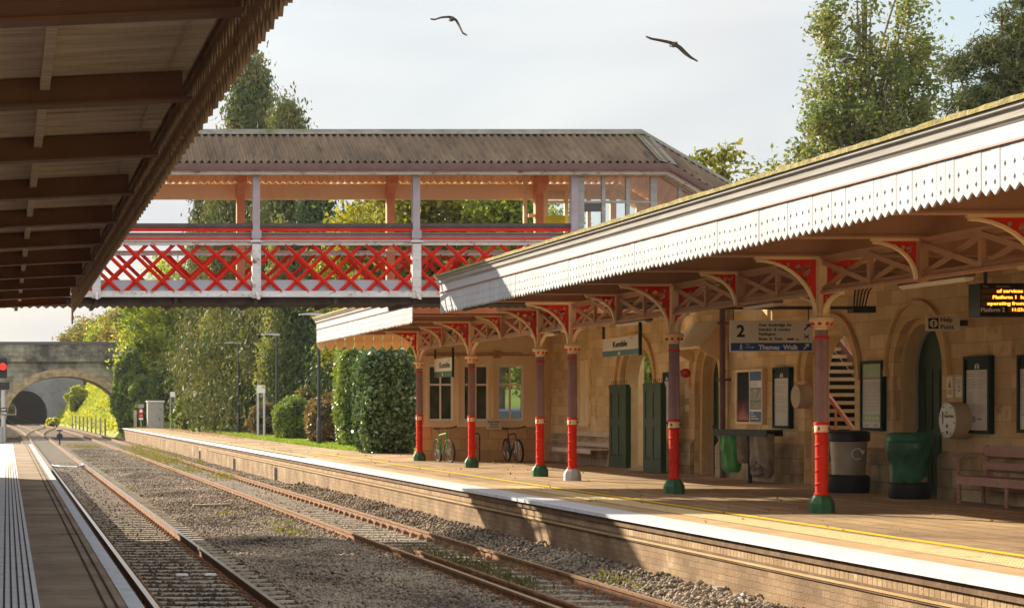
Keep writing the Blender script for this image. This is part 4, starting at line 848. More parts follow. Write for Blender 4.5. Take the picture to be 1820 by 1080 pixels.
for i, y in enumerate(colY):
    if i != 5: 
        e = dup(c0.e, (LB, y, PRZ), labs[i])
        if i in (2, 3):
            for ch in list(e.children):
                if ch.name.startswith('base'): ch.data = ch.data.copy(); ch.data.materials[0] = MATS['grey_base'] if i == 3 else MATS['green_base']; ch['label'] = 'worn grey base' if i == 3 else 'worn green base'
for c, ys_ in ((cn, [23.2-6.6, 23.2, 29.78, 36.36, 42.9]), (cf, [45.5, 52.2, 58.8])):
    for a, e in zip(ys_[:-1], ys_[1:]): girder(c, a+.07, e-.07, 4)
for c, ys_ in ((cn, [19.9, 26.5, 33.07, 39.63]), (cf, [48.85, 55.5])):
    for y in ys_: 
        bracket(c, LB, y, -1, 0, .66, 4.14, 4.64, nm='side_bracket')
        b = MB(); b.box(LB-.06, LB+.06, y-.05, y+.05, 4.10, 4.72); c.part('bracket_post', b, 'girder_paint')
girder(cn, 42.97, 45.43, 2)

# ---------------------------------------------------------------- canopy over the near platform
lc = Th('near_canopy', 'dark underside of the brown canopy over the near platform with its pierced valance', 'canopy', (1.4, 20, 4.6))
XV = 1.40
b = MB(); n = int((42-6)/.17)
for k in range(n):
    a, e = 6+k*.17, 6+(k+1)*.17; m_ = (a+e)/2; zb = 4.40+(.0 if k % 2 else .02)
    for sgn in (0, 1):
        A = [(a+.007, 5.04), (a+.007, zb+.09), (m_, zb)]; notch = []
        for z, hh in ((zb+.15, .05), (zb+.34, .07)): notch += [(m_, z-hh), (.042, z), (m_, z+hh)]
        if sgn == 0: P = A+[(m_ if w == m_ else m_-w, z) for w, z in notch]+[(m_, 5.04)]
        else: P = [(m_, 5.04)]+[(m_ if w == m_ else m_+w, z) for w, z in notch[::-1]]+[(m_, zb), (e-.007, zb+.09), (e-.007, 5.04)]
        b.prism([(XV, y, z) for y, z in P], (.022, 0, 0))
lc.part('valance', b, 'left_valance', smooth=False)
b = MB(); b.prism([(XV, 41.99, 5.04), (XV, 41.99, 4.35), (XV+.0, 42.02, 4.20), (XV, 42.06, 4.35), (XV, 42.06, 5.04)], (.04, 0, 0)); b.box(XV-.02, XV, 6, 42, 4.86, 4.93); b.box(XV-.015, XV, 6, 42, 4.60, 4.63); b.box(XV+.022, XV+.06, 6, 42, 4.93, 5.1); lc.part('valance_rail', b, 'left_valance', smooth=False)
b = MB()
zc = lambda x: 4.80+(x-1.25)*.048
b.surf(lambda y, x: (x, y, zc(x)+.022*math.sin(y*2*math.pi/.15)), [6+i*.025 for i in range(int(36/.025))], [-6, -3, -1, 0, .5, 1.0, 1.3]); lc.part('ceiling_sheet', b, 'left_sheet')
b = MB(); b.surf(lambda y, x: (x, y, zc(x)+.12), [6, 24, 42], [-6, 0, 1.42]); b.box(1.3, 1.5, 6, 42, 5.04, 5.14); b.add([(1.12, 6, zc(1.1)-.03), (1.12, 42, zc(1.1)-.03), (1.39, 42, 4.92), (1.39, 6, 4.92)], [(0, 1, 2, 3)]); lc.part('roof', b, 'left_sheet')
yb = 10.8
while yb < 42.2:
    b = MB(); y = yb
    for (x0, x1) in ((-6, 1.25),):
        z0, z1 = zc(x0)-.20, zc(x1)-.20
        b.prism([(x0, y-.05, z0), (x1, y-.05, z1), (x1, y-.05, z1+.18), (x0, y-.05, z0+.18)], (0, .1, 0)); b.prism([(x0, y-.09, z0-.022), (x1+.06, y-.09, z1-.022), (x1+.06, y-.09, z1-.001), (x0, y-.09, z0-.001)], (0, .18, 0))
    lc.part('cross_beam', b, 'left_beam', smooth=False); yb += 3.05
b = MB()
for x in (.27, -1.6): b.box(x-.035, x+.035, 6, 42, zc(x)-.11, zc(x)-.015)
lc.part('purlin', b, 'left_sheet')
for j in range(6):
    b = MB(); x = -3.2; y = 12+j*6.1; b.tube([(x, y, PLZ), (x, y, 4.6)], .1, 10); lc.part('pillar', b, 'left_beam')
b = MB(); b.box(-9, -6.0, -6, 50, PLZ, 6.2); sb = Th('station_house', 'dark wall of the building on the near platform, behind the canopy', 'building', (-7.5, 20, PLZ)); sb.part('wall', b, 'stone_wall'); b = MB(); b.prism([(-10, -6, 6.2), (-7.5, -6, 8.2), (-5.7, -6, 6.2)], (0, 56, 0)); sb.part('roof', b, 'slate')
# ---------------------------------------------------------------- signs, lights, bins, benches, bicycles
def hang(th, pts, r=.008, m='black_metal'):
    for p, q in pts: b = MB(); b.tube([p, q], r, 5); th.part('hanger', b, m)
# platform two sign
Y = 34.5; sx = lambda px: PX(px, Y); sz = lambda py: PZ(py, Y)
s = Th('platform_sign', 'hanging sign with a large number two, footbridge directions and a blue Thames Walk band', 'sign', (sx(1370), Y, sz(600)))
b = MB(); b.box(sx(1298), sx(1444), Y, Y+.05, sz(625), sz(569)); bd = s.part('board', b, 'sign_face')
b = MB(); b.box(sx(1299), sx(1443), Y-.004, Y-.001, sz(623), sz(609)); s.part('blue_band', b, 'sign_blue', bd)
b = MB(); [b.box(*q) for q in ((sx(1300), sx(1334), Y-.003, Y-.001, sz(571.5), sz(571)), (sx(1334), sx(1334.5), Y-.003, Y-.001, sz(604), sz(571)), (sx(1300), sx(1334), Y-.003, Y-.001, sz(604.5), sz(604)))]; s.part('panel_line', b, 'cream', bd)
T = lambda t, px, py, size, m='ink', bold=.002, sxx=1, al='LEFT': text(s, 'lettering', t, size, (sx(px), Y-.004, sz(py)), FU, FV, m, bd, bold, sxx, al)
T('2', 1309, 598, .295, bold=.008); T('Over  footbridge  for', 1348, 579.5, .068); T('Swindon  &  London', 1348, 587.5, .068); T('Paddington', 1348, 595.5, .068); T('Buses  &  Taxis', 1348, 604, .068)
T('Thames  Walk', 1348, 620.8, .118, 'white_text', .004); T('Over', 1325, 613.5, .036, 'white_text', 0); T('footbridge', 1325, 618, .036, 'white_text', 0)
def arrow(th, cx, cz, Y, k, m, par):
    P = [(-1, -.7), (.25, .55), (-.35, .55), (-.1, 1), (1, 1), (1, -.1), (.55, .35), (.55, .25), (-.7, -1)]
    b = MB(); b.prism([(cx+p*k, Y, cz+q*k) for p, q in P], (0, .003, 0)); th.part('arrow', b, m, par, smooth=False)
arrow(s, sx(1434), sz(581.5), Y-.005, .058, 'ink', bd); arrow(s, sx(1432.5), sz(616), Y-.008, .05, 'white_text', bd)
b = MB(); b.box(sx(1399), sx(1411), Y-.004, Y-.001, sz(604), sz(601)); b.box(sx(1415), sx(1420), Y-.004, Y-.001, sz(604), sz(602))
b.box(sx(1430), sx(1437), Y-.004, Y-.001, sz(600), sz(598.5)); b.box(sx(1430), sx(1431.5), Y-.004, Y-.001, sz(598.5), sz(593)); b.box(sx(1435.5), sx(1437), Y-.004, Y-.001, sz(598.5), sz(593)); b.box(sx(1431.5), sx(1435.5), Y-.004, Y-.001, sz(598.5), sz(597)); b.bar((sx(1431), Y-.003, sz(600)), (sx(1429), Y-.003, sz(604)), .003, .01); b.bar((sx(1436), Y-.003, sz(600)), (sx(1438), Y-.003, sz(604)), .003, .01); s.part('pictogram', b, 'ink', bd, smooth=False)
b = MB(); cx, cz = sx(1317), sz(616); b.lathe((cx, Y-.008, cz+.045), [(.011, 0), (.011, .003)], 8, axis='y'); b.bar((cx, Y-.007, cz+.03), (cx-.004, Y-.007, cz-.008), .003, .022); b.bar((cx-.004, Y-.007, cz-.005), (cx+.022, Y-.007, cz-.052), .003, .011); b.bar((cx-.004, Y-.007, cz-.005), (cx-.025, Y-.007, cz-.05), .003, .011); b.bar((cx, Y-.007, cz+.028), (cx+.025, Y-.007, cz), .003, .008); b.bar((cx, Y-.007, cz+.028), (cx-.02, Y-.007, cz+.0), .003, .008); s.part('walker', b, 'white_text', bd, smooth=False)
hang(s, [((sx(1304), Y+.02, sz(569)), (sx(1304), Y+.02, 4.2)), ((sx(1438), Y+.02, sz(569)), (sx(1438), Y+.02, 4.2))], .012)
# conduit and junction boxes
cnd = Th('conduit', 'dark horizontal conduit carrying cables and a junction box above the hanging sign', 'conduit', (14, 34.65, 4.2))
b = MB(); b.box(12.56, 15.5, 34.62, 34.68, 4.14, 4.20); cnd.part('tray', b, 'handrail'); b = MB(); b.box(15.05, 15.45, 34.5, 34.75, 4.08, 4.19); cnd.part('junction_box', b, 'black_metal')
b = MB(); [b.tube([(15.1+k*.05, 34.6, 4.19), (15.12+k*.06, 34.6, 4.45), (15.2+k*.09, 34.6, 4.7)], .014, 5) for k in range(5)]; cnd.part('cable', b, 'black_metal')
# station name signs parallel to the track
def kemble(label, X, y0, y1, zb, zt, zh, gs='BIG'):
    t = Th('name_sign', label, 'sign', (X, (y0+y1)/2, zb), 'hanging station name signs'); h = zt-zb; w_ = y1-y0
    b = MB(); b.box(X, X+.05, y0, y1, zb, zt); o = t.part('board', b, 'sign_face'); b = MB(); b.box(X-.004, X-.001, y0, y1, zb, zb+h*.30); t.part('green_band', b, 'sign_green', o)
    b = MB(); b.box(X-.003, X+.053, y0-.06, y0-.001, zb-.02, zh); t.part('end_post', b, 'green_dark'); b = MB(); b.box(X, X+.05, y1+.001, y1+.03, zt, zh); t.part('hanger', b, 'black_metal')
    text(t, 'lettering', 'Kemble', h*.46, (X-.004, y0+w_*.70, zb+h*.48), WU, WV, 'ink', o, .003, 1.75); text(t, 'lettering', '• Station', h*.1, (X-.004, y0+w_*.24, zb+h*.86), WU, WV, 'ink_faint', o, 0, 2)
    b = MB(); c_ = y0+w_*.52
    for s_ in (-1, 1): b.prism([(X-.005, c_+s_*.01, zb+h*.06), (X-.005, c_+s_*.07, zb+h*.06), (X-.005, c_+s_*.07, zb+h*.12), (X-.005, c_+s_*.03, zb+h*.26), (X-.005, c_+s_*.01, zb+h*.20)], (-.003, 0, 0))
    t.part('emblem', b, 'sign_face', o, smooth=False)
kemble('larger Kemble station name sign with a green band, hanging before the green gates', 13.0, 39.95, 42.35, 3.49, 3.88, 4.15)
kemble('Kemble station name sign hanging in front of the left wing window', 13.0, 56.7, 59.0, 3.30, 3.86, 4.15)
# fluorescent lights under the girder
for i, (yc, lab) in enumerate([(27.6, 'pale tube light beside the departure display'), (34.2, 'pale tube light above the platform two sign'), (40.9, 'pale tube light above the Kemble sign with the green band'), (47.6, 'pale tube light over the right wing window')]):
    if i == 0:
        t = Th('tube_light', lab, 'light', (13.2, yc, 4.14), 'tube lights under the canopy girder')
        b = MB(); b.box(13.12, 13.28, yc-1, yc+1, 4.18, 4.24); t.part('housing', b, 'gutter'); b = MB(); P = [(13.2+.075*math.cos(a), 4.178-.055*math.sin(a)) for a in [math.pi*k/8 for k in range(9)]]; b.prism([(x, yc-.97, z) for x, z in P], (0, 1.94, 0)); t.part('diffuser', b, 'tube_light'); T0 = t
    else: dup(T0.e, (13.2, yc, 4.14), lab)
# departure display
Yd = 29.9; dx = lambda px: PX(px, Yd); dz = lambda py: PZ(py, Yd)
d = Th('departure_display', 'black departure display with orange letters and the words Platform 2', 'display', (dx(1800), Yd, dz(530)))
b = MB(); b.box(dx(1742), 16.4, Yd, Yd+.36, dz(562), dz(503)); bd = d.part('housing', b, 'display_black')
b = MB()
for a, e in ((513, 521.5), (524, 532.5), (535, 543.5)): b.box(dx(1743.5), 16.3, Yd-.004, Yd-.001, dz(e), dz(a))
b.box(dx(1792), 16.3, Yd-.004, Yd-.001, dz(554.5), dz(545.5)); d.part('screen', b, 'led_panel', bd)
D = lambda t, px, py, size, m, bold=0, sxx=1: text(d, 'lettering', t, size, (dx(px), Yd-.006, dz(py)), FU, FV, m, bd, bold, sxx)
D('of services -', 1771, 519.8, .072, 'led', .001, 1.3); D('Platform 1  has', 1763.5, 530.8, .072, 'led', .001, 1.25); D('operating from c', 1754, 541.8, .072, 'led', .001, 1.3); D('11:23:0', 1797, 552.8, .066, 'led', .001, 1.2)
D('Platform 2', 1742.5, 553.8, .088, 'white_text', .001); D('Time', 1746, 510.5, .045, 'ink_faint'); D('Destination', 1770, 510.5, .045, 'ink_faint')
b = MB(); b.tube([(dx(1760), Yd+.15, dz(503)), (dx(1760), Yd+.15, 4.75)], .025, 6); d.part('hanger', b, 'black_metal'); b = MB(); b.tube([(16.2, Yd+.15, dz(503)), (16.2, Yd+.15, 4.75)], .025, 6); d.part('hanger', b, 'black_metal')
# help point sign, lens and plate
Yh = 33.5; s = Th('help_sign', 'white Help Point sign fixed above the dark green arched door', 'sign', (16.2, Yh, 3.85))
b = MB(); b.box(PX(1646, Yh), PX(1706, Yh), Yh, Yh+.03, PZ(588, Yh), PZ(560, Yh)); bd = s.part('board', b, 'sign_face')
text(s, 'lettering', 'Help', .11, (PX(1671, Yh), Yh-.003, PZ(571.5, Yh)), FU, FV, 'ink', bd, .002); text(s, 'lettering', 'Point', .11, (PX(1671, Yh), Yh-.003, PZ(584.5, Yh)), FU, FV, 'ink', bd, .002)
b = MB(); b.box(PX(1650, Yh), PX(1668, Yh), Yh-.003, Yh-.001, PZ(584, Yh), PZ(565, Yh)); o = s.part('symbol', b, 'ink', bd); b = MB(); b.lathe((PX(1659, Yh), Yh-.006, PZ(574.5, Yh)), [(.07, 0), (.07, .002)], 24, axis='y'); s.part('symbol_ring', b, 'sign_face', o); text(s, 'lettering', 'i', .13, (PX(1659, Yh), Yh-.009, PZ(579.2, Yh)), FU, FV, 'ink', o, .006, 1, 'CENTER')
b = MB(); b.box(16.45, WX, Yh+.03, Yh+.05, 3.8, 3.9); s.part('bracket', b, 'black_metal')
def helppoint(label, y, z, r, X, face, full=True):
    t = Th('help_point', label, 'help point', (X, y, z)); b = MB(); b.lathe((WX-.005, y, z), [(r, -.08), (r*1.01, -.05), (r*1.01, 0)], 40, axis='x'); t.part('back_plate', b, 'help_side')
    b = MB(); b.lathe((X, y, z), [(r*.96, .0), (r, .015), (r, WX-.09-X)], 40, axis='x'); bd = t.part('drum', b, 'help_side'); b = MB(); b.lathe((X-.006, y, z), [(r*.95, 0), (r*.95, .005)], 40, axis='x'); fc = t.part('face_plate', b, face)
    if full:
        b = MB(); b.lathe((X-.012, y+.02, z+r*.42), [(r*.06, 0), (r*.06, .005)], 12, axis='x'); b.lathe((X-.012, y, z-r*.65), [(r*.09, 0), (r*.09, .005)], 14, axis='x'); b.prism([(X-.012, y+r*.55, z+r*.45), (X-.012, y+r*.42, z+r*.48), (X-.012, y+r*.45, z-r*.2), (X-.012, y+r*.5, z-r*.2)], (.004, 0, 0)); [b.lathe((X-.012, y+r*.82*math.cos(a), z+r*.82*math.sin(a)), [(r*.045, 0), (r*.045, .005)], 8, axis='x') for a in (.3, 1.1, 2.1, 3.3, 4.2, 5.3)]
        t.part('speaker_holes', b, 'ink', fc); b = MB(); b.lathe((X-.014, y, z-r*.3), [(r*.12, 0), (r*.1, .006)], 14, axis='x'); t.part('button', b, 'green_base', fc); text(t, 'lettering', 'Help Point', r*.24, (X-.008, y+r*.3, z+r*.16), WU, WV, 'ink', fc)
    return t
helppoint('round white help point between the dark green door and the framed timetable', 33.55, 2.17, .315, 16.26, 'help_white')
helppoint('smaller round grey emergency phone right of the narrow framed notice', 40.2, 2.62, .25, 16.34, 'help_side', False)
# framed notices on the wall (face towards the tracks)
def frame(label, ya, yb, z0, z1, style, group='framed notices on the stone wall'):
    """ya near end, yb far end"""
    t = Th('framed_notice', label, 'notice frame', (WX-.06, (ya+yb)/2, z0), group); X = WX-.10; m = 'green_dark' if style != 'poster' else 'cream'; f = .055
    b = MB(); b.box(X, WX-.002, ya, yb, z0, z0+f); b.box(X, WX-.002, ya, yb, z1-f, z1); b.box(X, WX-.002, ya, ya+f, z0+f, z1-f); b.box(X, WX-.002, yb-f, yb, z0+f, z1-f); fr = t.part('frame', b, m, smooth=False)
    b = MB(); b.box(X+.03, WX-.004, ya+f, yb-f, z0+f, z1-f); pp = t.part('paper', b, 'paper'); h = z1-z0-2*f; w_ = yb-ya-2*f; X2 = X+.026
    def R_(u0, u1, v0, v1, mm, nm='print', dd=0):
        b = MB(); b.box(X2-dd, X2+.003-dd, yb-f-u1*w_, yb-f-u0*w_, z0+f+v0*h, z0+f+v1*h); t.part(nm, b, mm, pp)
    if style == 'poster':
        R_(0, .46, 0, 1, 'poster_dark', 'left_poster'); R_(.5, 1, 0, 1, 'sign_blue', 'right_poster'); g = random.Random(4)
        b = MB(); n = 14
        for k in range(n): u0 = k*.45/n; hh = .12+.35*abs(math.sin(k*1.7))+g.uniform(0, .1); b.prism([(X2-.002, yb-f-u0*w_, z0+f+.03*h), (X2-.002, yb-f-(u0+.02)*w_, z0+f+hh*h), (X2-.002, yb-f-(u0+.035)*w_, z0+f+.03*h)], (-.002, 0, 0))
        t.part('red_artwork', b, 'poster_red', pp, smooth=False)
        R_(.52, .98, .68, .82, 'sign_white', dd=.004); R_(.52, .98, .42, .66, 'poster_photo', 'photograph', .004); R_(.52, .98, .26, .40, 'poster_photo', 'photograph', .004); R_(.52, .98, .205, .25, 'sign_white', dd=.004)
        for k in range(3): R_(.55, .8, .71+k*.035, .72+k*.035, 'ink_faint', 'text_line', .006)
        for k in range(3): R_(.55, .85-.1*k, .06+k*.05, .075+k*.05, 'white_text', 'text_line', .006)
        return t
    if style == 'green':
        R_(0, 1, .80, 1, 'pale_green', dd=.001); R_(0, 1, .755, .795, 'ink_faint', dd=.001); R_(0, 1, .09, .22, 'pale_green', dd=.001)
        for k in range(4): R_(.2+.18*k, .28+.18*k, .13, .17, 'sign_white', 'text_line', .004)
        R_(.15, .35, .03, .05, 'ink_faint', 'text_line', .003); R_(.6, .8, .03, .05, 'ink_faint', 'text_line', .003)
        for k in range(22): R_(.06, .94, .25+k*.022, .256+k*.022, 'ink_faint', 'text_line', .003)
    else:
        R_(0, 1, .85, 1, 'green_dark', dd=.001)
        b = MB(); c_ = yb-f-.5*w_; zz = z0+f+.89*h
        for s_ in (-1, 1): b.prism([(X2-.005, c_+s_*.02, zz-.03), (X2-.005, c_+s_*.08, zz-.03), (X2-.005, c_+s_*.07, zz+.03), (X2-.005, c_+s_*.02, zz+.07)], (.002, 0, 0))
        t.part('emblem', b, 'sign_white', pp, smooth=False); g = random.Random(int(ya*10))
        for col in ((.06, .46), (.54, .94)) if style == 'table' else ((.06, .94),):
            for k in range(20):
                if k % 6 == 5: continue
                R_(col[0], col[0]+(col[1]-col[0])*g.uniform(.6, 1), .24+k*.029, .247+k*.029, 'ink_faint', 'text_line', .003)
        if style == 'table': R_(.06, .25, .19, .22, 'pale_green', dd=.003); R_(.3, .42, .11, .2, 'ink_faint', dd=.003); R_(.52, .7, .15, .165, 'ink', dd=.003)
    return t
frame('tall framed timetable right of the round white help point', 32.62, 33.5, 1.95, 3.27, 'table')
frame('framed notice with pale green bands, between the stairway arch and the door arch', 36.62, 37.55, 1.95, 3.28, 'green')
frame('narrow framed notice with a dark green header left of the grey emergency phone', 40.95, 41.85, 1.95, 3.25, 'plain')
frame('double poster of red figures and a blue panel above the hanging rubbish bags', 42.4, 43.95, 2.02, 3.24, 'poster')
frame('framed notice partly behind the mauve column beside the green gate', 48.35, 48.85, 1.98, 3.28, 'plain')
frame('framed notice cut off by the right edge above the mauve bench', 30.9, 31.72, 1.98, 3.25, 'table')
# warning plates
for y, m, lab in ((34.15, 'caution_yellow', 'white notice with a yellow warning triangle above the help point'), (33.82, 'paper', 'white no smoking notice above the help point, right of the yellow one')):
    t = Th('safety_notice', lab, 'notice', (WX, y, 2.56)); b = MB(); b.box(WX-.012, WX, y-.11, y+.11, 2.57, 2.93); o = t.part('plate', b, 'sign_white'); X = WX-.015
    if m == 'caution_yellow':
        b = MB(); b.prism([(X, y+.08, 2.73), (X, y, 2.90), (X, y-.08, 2.73)], (.002, 0, 0)); t.part('triangle', b, m, o, smooth=False); b = MB(); b.box(X, X+.002, y-.085, y+.085, 2.62, 2.71); t.part('text_panel', b, m, o); b = MB(); b.prism([(X-.002, y+.02, 2.75), (X-.002, y-.01, 2.85), (X-.002, y-.03, 2.75)], (.002, 0, 0)); t.part('figure', b, 'ink', o)
    else:
        b = MB(); [b.box(X, X+.002, y-.08, y+.08, 2.8+k*.025, 2.81+k*.025) for k in range(4)]; t.part('text_line', b, 'ink_faint', o); b = MB(); b.lathe((X, y, 2.72), [(.055, 0), (.055, .003)], 18, axis='x'); t.part('ring', b, 'ink', o); b = MB(); b.lathe((X-.003, y, 2.72), [(.04, 0), (.04, .003)], 18, axis='x'); t.part('disc', b, 'sign_white', o)
for z, hh, lab in ((2.62, .27, 'small white upright plate beside the column with the red ball'), (2.30, .16, 'small white plate under the upright plate by the narrow doorway')):
    b = MB(); b.box(WX-.012, WX, 47.2, 47.48, z, z+hh); b.box(WX-.014, WX-.0121, 47.3, 47.38, z+.05, z+hh-.05) ; t = Th('wall_plate', lab, 'plate', (WX, 47.3, z)); t.part('plate', b, 'sign_white')
# green gates folded back on the wall either side of the open archway
gt = None
for i, (y0, y1, lab) in enumerate(((50.75, 52.15, 'dark green panelled gate folded back left of the open archway'), (47.3, 48.6, 'dark green panelled gate folded back right of the open archway'))):
    t = Th('gate', lab, 'gate', (15.95, y0, PRZ)); X = 16.2 if i == 0 else 15.95; z0 = PRZ+.03; zt = 2.92
    b = MB(); b.box(X, X+.12, y0, y1, z0, zt); b.box(X-.03, X+.09, y0-.02, y1+.02, zt, zt+.05); b.box(X-.015, X+.08, y0-.01, y1+.01, zt+.05, zt+.08); w3 = (y1-y0)
    for a, e in ((0, .12), (.44, .56), (.88, 1)): b.box(X-.018, X, y0+w3*a, y0+w3*e, z0, zt)
    for a, e in ((0, .14), (.52, .62), (.93, 1)): [b.box(X-.017, X-.0005, y0+w3*p, y0+w3*q, z0+(zt-z0)*a, z0+(zt-z0)*e) for p, q in ((.12, .44), (.56, .88))]
    lf = t.part('leaf', b, 'green_door', smooth=False); b = MB(); [b.box(X-.017, X-.001, y0+w3*p, y0+w3*q, z0+(zt-z0)*.145, z0+(zt-z0)*.16) for p, q in ((.12, .44), (.56, .88))]; t.part('moulding', b, 'green_dark', lf)
    b = MB(); [b.lathe((X+.035, y0+.1+k*w3/9, zt+.05), [(.008, 0), (.008, .12), (.001, .15)], 5) for k in range(9)]; t.part('spike', b, 'black_metal', smooth=False)
# red ball by the column
t = Th('red_ball', 'red ball shaped alarm bell hanging beside a mauve column', 'alarm bell', (12.68, 36.2, 3.03)); b = MB(); b.lathe((12.66, 36.2, 3.03), [(.09*math.sin(k*math.pi/10)+.001, -.09*math.cos(k*math.pi/10)) for k in range(11)], 16); t.part('ball', b, 'red_ball'); b = MB(); b.tube([(12.57, 36.3, 3.06), (12.66, 36.2, 3.1)], .02, 6); t.part('arm', b, 'grey_metal')
# bag holder with hanging bags
t = Th('bag_holder', 'black pole mounted bag holder with hanging green and clear rubbish bags', 'bin', (15.85, 41.4, PRZ)); P0, P1 = Vector((15.55, 42.2, 0)), Vector((16.08, 40.65, 0)); dd = (P1-P0).normalized(); nn = Vector((dd.y, -dd.x, 0))
b = MB(); b.tube([(15.85, 41.4, PRZ), (15.85, 41.4, 1.86)], .045, 10); t.part('pole', b, 'bin_black')
b = MB(); b.bar(P0+Vector((0, 0, 1.90)), P1+Vector((0, 0, 1.90)), .42, .05); b.bar(P0+Vector((0, 0, 1.85))-nn*.2, P1+Vector((0, 0, 1.85))-nn*.2, .03, .12); b.bar(P0+Vector((0, 0, 1.85))+nn*.2, P1+Vector((0, 0, 1.85))+nn*.2, .03, .12); t.part('lid', b, 'bin_black')
def bag(t, c, wx, top, bot, m, seed, inner=None):
    g = random.Random(seed); b = MB(); n = 20; rows = []
    for i in range(9):
        k = i/8; z = top+(bot-top)*k; s_ = (1-.12*k)*(1 if k < .9 else .75)
        rows.append([(c+dd*(math.cos(2*math.pi*j/n)*wx*s_)+nn*(math.sin(2*math.pi*j/n)*.17*s_)+Vector((0, 0, z)))*1+nn*(.03*math.sin(j*2.3+i*.6+seed)) for j in range(n)])
    b.add([p for r in rows for p in r], [(i*n+j, i*n+(j+1) % n, (i+1)*n+(j+1) % n, (i+1)*n+j) for i in range(8) for j in range(n)]+[tuple(8*n+j for j in range(n))]); o = t.part('bag', b, m, label={'bag_green': 'translucent green bag'}.get(m))
    if inner: b = MB(); b.lathe((c.x, c.y, bot+.03), [(.05, 0), (wx*.7, .04), (wx*.75, inner*.6), (wx*.4, inner)], 10); t.part('rubbish', b, 'waste', o)
bag(t, P0+dd*.30, .27, 1.84, 1.00, 'bag_green', 1); bag(t, P0+dd*.72, .13, 1.84, 1.2, 'bag_clear', 5, .2); bag(t, P0+dd*1.25, .32, 1.84, .90, 'bag_clear', 3, .35)
b = MB(); q = P0+dd*.1-nn*.23; b.prism([q+Vector((0, 0, 1.86)), q+dd*.42+Vector((0, 0, 1.84)), q+Vector((0, 0, 1.74))], -nn*.01); t.part('bag_fold', b, 'bag_green')
# bins by the wall
t = Th('recycling_bin', 'black lidded clear recycling bin with a circular arrow, beside the stairway arch', 'bin', (16.0, 36.9, PRZ)); c_ = (16.0, 36.9, PRZ)
b = MB(); b.lathe(c_, [(.36, .0), (.38, .05), (.39, .30), (.34, .34)], 24); t.part('base', b, 'bin_black'); b = MB(); b.lathe(c_, [(.30, .34), (.335, .98)], 24); bo = t.part('body', b, 'bin_body'); b = MB(); b.lathe(c_, [(.36, .97), (.385, .99), (.385, 1.12), (.36, 1.16), (.30, 1.18), (.28, 1.13), (.02, 1.13)], 24); t.part('lid', b, 'bin_black')
b = MB(); P = [(c_[0]+.02+.10*math.cos(a), c_[1]-.345, 1.52+.10*math.sin(a)) for a in [.6+k*.3 for k in range(17)]]; b.tube(P, .014, 5); b.prism([(c_[0]+.06, c_[1]-.355, 1.60), (c_[0]+.16, c_[1]-.355, 1.58), (c_[0]+.12, c_[1]-.355, 1.50)], (0, .01, 0)); t.part('arrow_mark', b, 'sign_white', bo)
t = Th('litter_bin', 'dark green lidded litter bin lined with a green bag, in front of the arched door', 'bin', (16.0, 34.4, PRZ)); c_ = (16.0, 34.4, PRZ)
b = MB(); b.lathe(c_, [(.33, .0), (.35, .05), (.35, .26), (.31, .3)], 24); t.part('base', b, 'bin_black'); b = MB(); b.lathe(c_, [(.29, .30), (.335, .98)], 24); t.part('body', b, 'bin_body'); b = MB(); b.lathe(c_, [(.37, .97), (.385, .99), (.385, 1.10), (.36, 1.15), (.30, 1.17), (.28, 1.12), (.02, 1.12)], 24); t.part('lid', b, 'bin_green')
b = MB(); n = 40; rows = []
for i, (k, r) in enumerate(((.99, .392), (.93, .396), (.84, .395), (.76, .37), (.70, .345), (.55, .33), (.40, .315))): rows.append([(c_[0]+r*(1+.04*math.sin(j*1.9+i))*math.cos(2*math.pi*j/n), c_[1]+r*(1+.04*math.sin(j*1.9+i))*math.sin(2*math.pi*j/n), c_[2]+k+(.03*math.sin(j*.9) if i in (3, 4) else 0)-(.25*max(0, math.sin(2*math.pi*j/n+4.2)) if i == 6 else 0)) for j in range(n)])
b.add([p for r in rows for p in r], [(i*n+j, i*n+(j+1) % n, (i+1)*n+(j+1) % n, (i+1)*n+j) for i in range(6) for j in range(n)]); t.part('bag', b, 'bag_dark')
# benches
def turned(b, x, y, z0, z1, r=.032):
    h = z1-z0; b.lathe((x, y, z0), [(r*.8, 0), (r, .02*h), (r, .12*h), (r*.6, .16*h), (r*1.1, .24*h), (r*.75, .34*h), (r, .8*h), (r*.6, .84*h), (r*1.05, .88*h), (r, h)], 10)
t = Th('bench', 'mauve painted bench with turned legs against the wall at the right edge', 'bench', (16.0, 31, PRZ)); ya, yb = 29.4, 32.66; X0, X1 = 15.95, 16.44; zs = PRZ+.47
b = MB(); b.box(X0-.02, X1, ya, yb, zs-.035, zs); t.part('seat', b, 'bench_paint')
b = MB(); b.box(X0, X0+.03, ya+.02, yb-.02, zs-.14, zs-.036); t.part('apron', b, 'bench_paint')
for y in (yb-.06, (ya+yb)/2, ya+.06):
    for x in (X0+.04, X1-.04): b = MB(); turned(b, x, y, PRZ, zs-.036, .036); b.box(x-.035, x+.035, y-.035, y+.035, zs-.15, zs-.037); t.part('leg', b, 'bench_paint')
for y in (yb-.03, ya+.03):
    b = MB(); turned(b, X0+.05, y, zs, zs+.30, .034); b.bar((X0-.02, y, zs+.33), (X1+.02, y, zs+.36), .06, .04); t.part('armrest', b, 'bench_paint')
for z0, z1 in ((.80, .96), (.58, .70)): b = MB(); b.box(X1-.02, X1+.02, ya, yb, PRZ+z0, PRZ+z1); t.part('back_rail', b, 'bench_paint')
for y in (ya+.03, (ya+yb)/2, yb-.03): b = MB(); b.box(X1+.021, X1+.07, y-.03, y+.03, PRZ+.3, PRZ+.98); t.part('back_post', b, 'bench_paint')
t = Th('bench', 'pale wooden slatted bench behind the columns, left of the green gate', 'bench', (16.0, 55, PRZ)); ya, yb = 52.9, 56.6; X0, X1 = 15.9, 16.42
